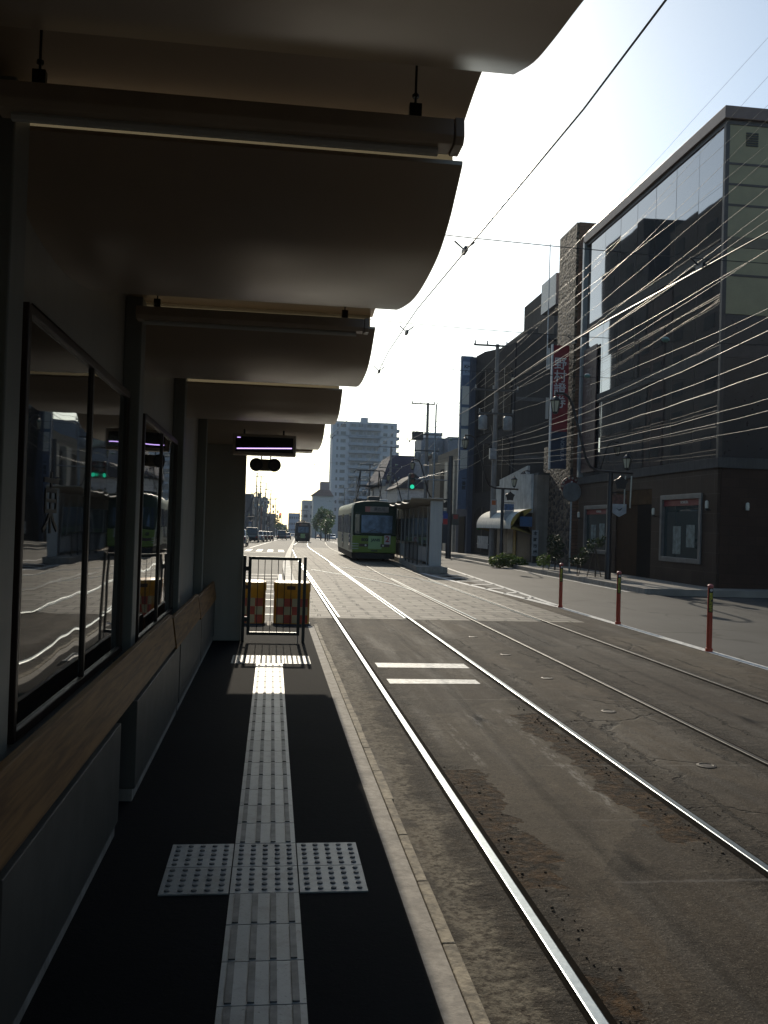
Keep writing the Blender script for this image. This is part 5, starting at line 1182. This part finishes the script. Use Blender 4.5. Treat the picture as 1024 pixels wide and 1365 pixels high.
# ---------------------------------------------------------------- person by the parked cars
def person(loc):
    me = D.meshes.new("person"); V = [(0, 0, .92), (0, 0, 1.15), (0, 0, 1.38), (0, .01, 1.48), (0, 0, 1.60), (0, 0, 1.70), (.10, 0, .86), (.12, -.02, .48), (.12, .03, .08), (.12, -.10, .03), (-.10, 0, .86), (-.11, .03, .48), (-.11, .06, .08), (-.11, -.07, .03), (.19, 0, 1.38), (.25, .02, 1.10), (.24, -.05, .86), (-.19, 0, 1.38), (-.25, .02, 1.10), (-.24, -.05, .86)]
    Ed = [(0, 1), (1, 2), (2, 3), (3, 4), (4, 5), (0, 6), (6, 7), (7, 8), (8, 9), (0, 10), (10, 11), (11, 12), (12, 13), (2, 14), (14, 15), (15, 16), (2, 17), (17, 18), (18, 19)]
    rad = [.13, .13, .14, .055, .095, .07, .085, .06, .045, .04, .085, .06, .045, .04, .06, .045, .035, .06, .045, .035]
    me.from_pydata(V, Ed, []); o = D.objects.new("person", me); COL.objects.link(o)
    me.materials.append(M("dark_clothes", (.02, .02, .024), .8, var=.2))
    md = o.modifiers.new("skin", 'SKIN'); md.use_smooth_shade = True
    for i, sv in enumerate(me.skin_vertices[0].data): sv.radius = (rad[i], rad[i]*.8); sv.use_root = i == 0
    o.modifiers.new("sub", 'SUBSURF').render_levels = 1
    o.location = loc; tag(o, "person in dark clothes standing at the end of the parked car row", "person")
    m = MB(); m.lathe([(.02, 1.56), (.10, 1.60), (.105, 1.68), (.06, 1.77), (.01, 1.79)], (0, .015, 0), 10); h = m.build("hair", M("dark_hair", (.01, .008, .007), .6), o, smooth=True)
person((.12, 188, gz(188)))

# ---------------------------------------------------------------- plants
def leaves(m, c, rx, ry, rz, n, s, hollow=.35):
    for _ in range(n):
        while True:
            v = Vector((random.uniform(-1, 1), random.uniform(-1, 1), random.uniform(-1, 1)))
            if hollow < v.length < 1: break
        p = Vector((c[0]+v.x*rx, c[1]+v.y*ry, c[2]+v.z*rz))
        a = Vector((random.gauss(0, 1), random.gauss(0, 1), random.gauss(0, .6))).normalized(); b = a.cross(Vector((random.gauss(0, 1), random.gauss(0, 1), random.gauss(0, 1)))).normalized()
        q = s*random.uniform(.6, 1.25)
        m.face([p-a*q, p+b*q*.42, p+a*q, p-b*q*.42])
def plant(nm, label, cat, loc, blobs, s, n, mat, stems, group=None, stake=False):
    rt = thing(nm, label, cat, loc, group); m = MB()
    for (dx, dy, dz, a, b, c) in blobs: leaves(m, (loc[0]+dx, loc[1]+dy, loc[2]+dz), a, b, c, int(n*a*b*c/(.3**3)), s)
    m.build("foliage", mat, rt, fix=False)
    m = MB()
    for st in stems: m.tube([(loc[0]+x, loc[1]+y, loc[2]+z) for x, y, z, _ in st], [q[3] for q in st], 6)
    m.build("stem" if cat != "tree" else "trunk", M("bark", (.06, .045, .032), .85, var=.3), rt)
    if stake:
        for dx in (-.28, .25):
            m = MB(); m.tube([(loc[0]+dx, loc[1], loc[2]), (loc[0]+dx*.1, loc[1], loc[2]+1.0)], .018, 5); m.build("stake", M("stake_wood", (.10, .075, .05), .8), rt)
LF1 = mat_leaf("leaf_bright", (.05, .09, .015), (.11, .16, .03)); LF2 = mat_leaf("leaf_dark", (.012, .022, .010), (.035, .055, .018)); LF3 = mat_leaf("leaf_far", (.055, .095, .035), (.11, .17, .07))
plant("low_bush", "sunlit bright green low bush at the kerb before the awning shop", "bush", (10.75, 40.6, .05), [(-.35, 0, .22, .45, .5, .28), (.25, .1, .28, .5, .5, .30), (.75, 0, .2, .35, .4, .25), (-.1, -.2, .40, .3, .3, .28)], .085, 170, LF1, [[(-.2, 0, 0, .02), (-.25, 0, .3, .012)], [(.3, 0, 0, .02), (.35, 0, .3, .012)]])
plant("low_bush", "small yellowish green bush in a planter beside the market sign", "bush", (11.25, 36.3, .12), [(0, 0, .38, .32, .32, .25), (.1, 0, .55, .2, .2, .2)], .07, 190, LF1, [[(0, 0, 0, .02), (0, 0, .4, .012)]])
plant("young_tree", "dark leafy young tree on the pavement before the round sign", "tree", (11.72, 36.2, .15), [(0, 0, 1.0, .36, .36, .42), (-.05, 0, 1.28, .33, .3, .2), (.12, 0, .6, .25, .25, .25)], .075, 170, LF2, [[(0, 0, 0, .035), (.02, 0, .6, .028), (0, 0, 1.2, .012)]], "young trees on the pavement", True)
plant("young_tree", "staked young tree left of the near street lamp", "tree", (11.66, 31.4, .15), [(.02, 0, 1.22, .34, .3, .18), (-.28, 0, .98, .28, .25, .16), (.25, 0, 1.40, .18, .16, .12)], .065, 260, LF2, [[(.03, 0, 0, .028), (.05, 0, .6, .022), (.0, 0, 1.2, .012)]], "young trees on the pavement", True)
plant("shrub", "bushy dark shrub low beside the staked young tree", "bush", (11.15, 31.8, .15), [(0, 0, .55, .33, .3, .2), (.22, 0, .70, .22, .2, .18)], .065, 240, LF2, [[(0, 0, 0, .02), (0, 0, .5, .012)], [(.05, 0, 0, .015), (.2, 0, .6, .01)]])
for x, y, h, w, lb in ((10.8, 200, 8.6, 2.4, "large green street tree at the left of the right hand row"), (13.2, 208, 8.0, 2.3, "dense green street tree below the brown tower"), (9.9, 168, 4.6, 1.9, "low dark street tree close behind the tram's left side"), (16.2, 172, 6.3, 1.6, "narrow street tree just left of the tram's roof"), (14.0, 235, 9.2, 2.8, "tallest street tree in front of the pale office block"),
                       (11.2, 182, 4.6, 2.0, "small street tree filling the gap beside the far tram"), (12.0, 250, 6.6, 2.4, "rounded street tree beyond the far tram"), (1.3, 262, 7.6, 1.6, "slim dark street tree among the far left poles"), (2.6, 290, 5.0, 2.0, "low street tree near the end of the left row"), (4.6, 330, 4.6, 2.4, "hazy round tree at the far left bend")):
    z = gz(y); bl = []
    for _ in range(7):
        a = random.uniform(0, 6.28); rr = random.uniform(.1, .75)*w*.6; zz = h*random.uniform(.35, .88); k = random.uniform(.45, .7)*w*.62
        bl.append((rr*math.cos(a), rr*math.sin(a), zz, k, k, k*random.uniform(.7, 1.0)))
    bl.append((0, 0, h*.62, w*.5, w*.5, h*.26))
    plant("street_tree", lb, "tree", (x, y, z), bl, .26, 4.2, LF3, [[(0, 0, 0, .16), (.05, 0, h*.4, .12), (0, .1, h*.75, .05)], [(.02, 0, h*.35, .07), (w*.3, 0, h*.6, .03)], [(.02, 0, h*.35, .07), (-w*.3, .2, h*.62, .03)]], "street trees in the distance")

# ---------------------------------------------------------------- air
m = MB(); m.box(-900, 900, -60, 1500, gz(1500)-2, 48.5)
hz = D.materials.new("haze_air"); hz.use_nodes = True; n_ = hz.node_tree.nodes; n_.clear()
vo = n_.new("ShaderNodeVolumePrincipled"); vo.inputs['Density'].default_value = .00030; vo.inputs['Color'].default_value = (.82, .90, 1.0, 1); vo.inputs['Anisotropy'].default_value = 0.0
ou = n_.new("ShaderNodeOutputMaterial"); hz.node_tree.links.new(vo.outputs[0], ou.inputs['Volume'])
ho = m.build("haze", hz); ho['kind'] = 'stuff'
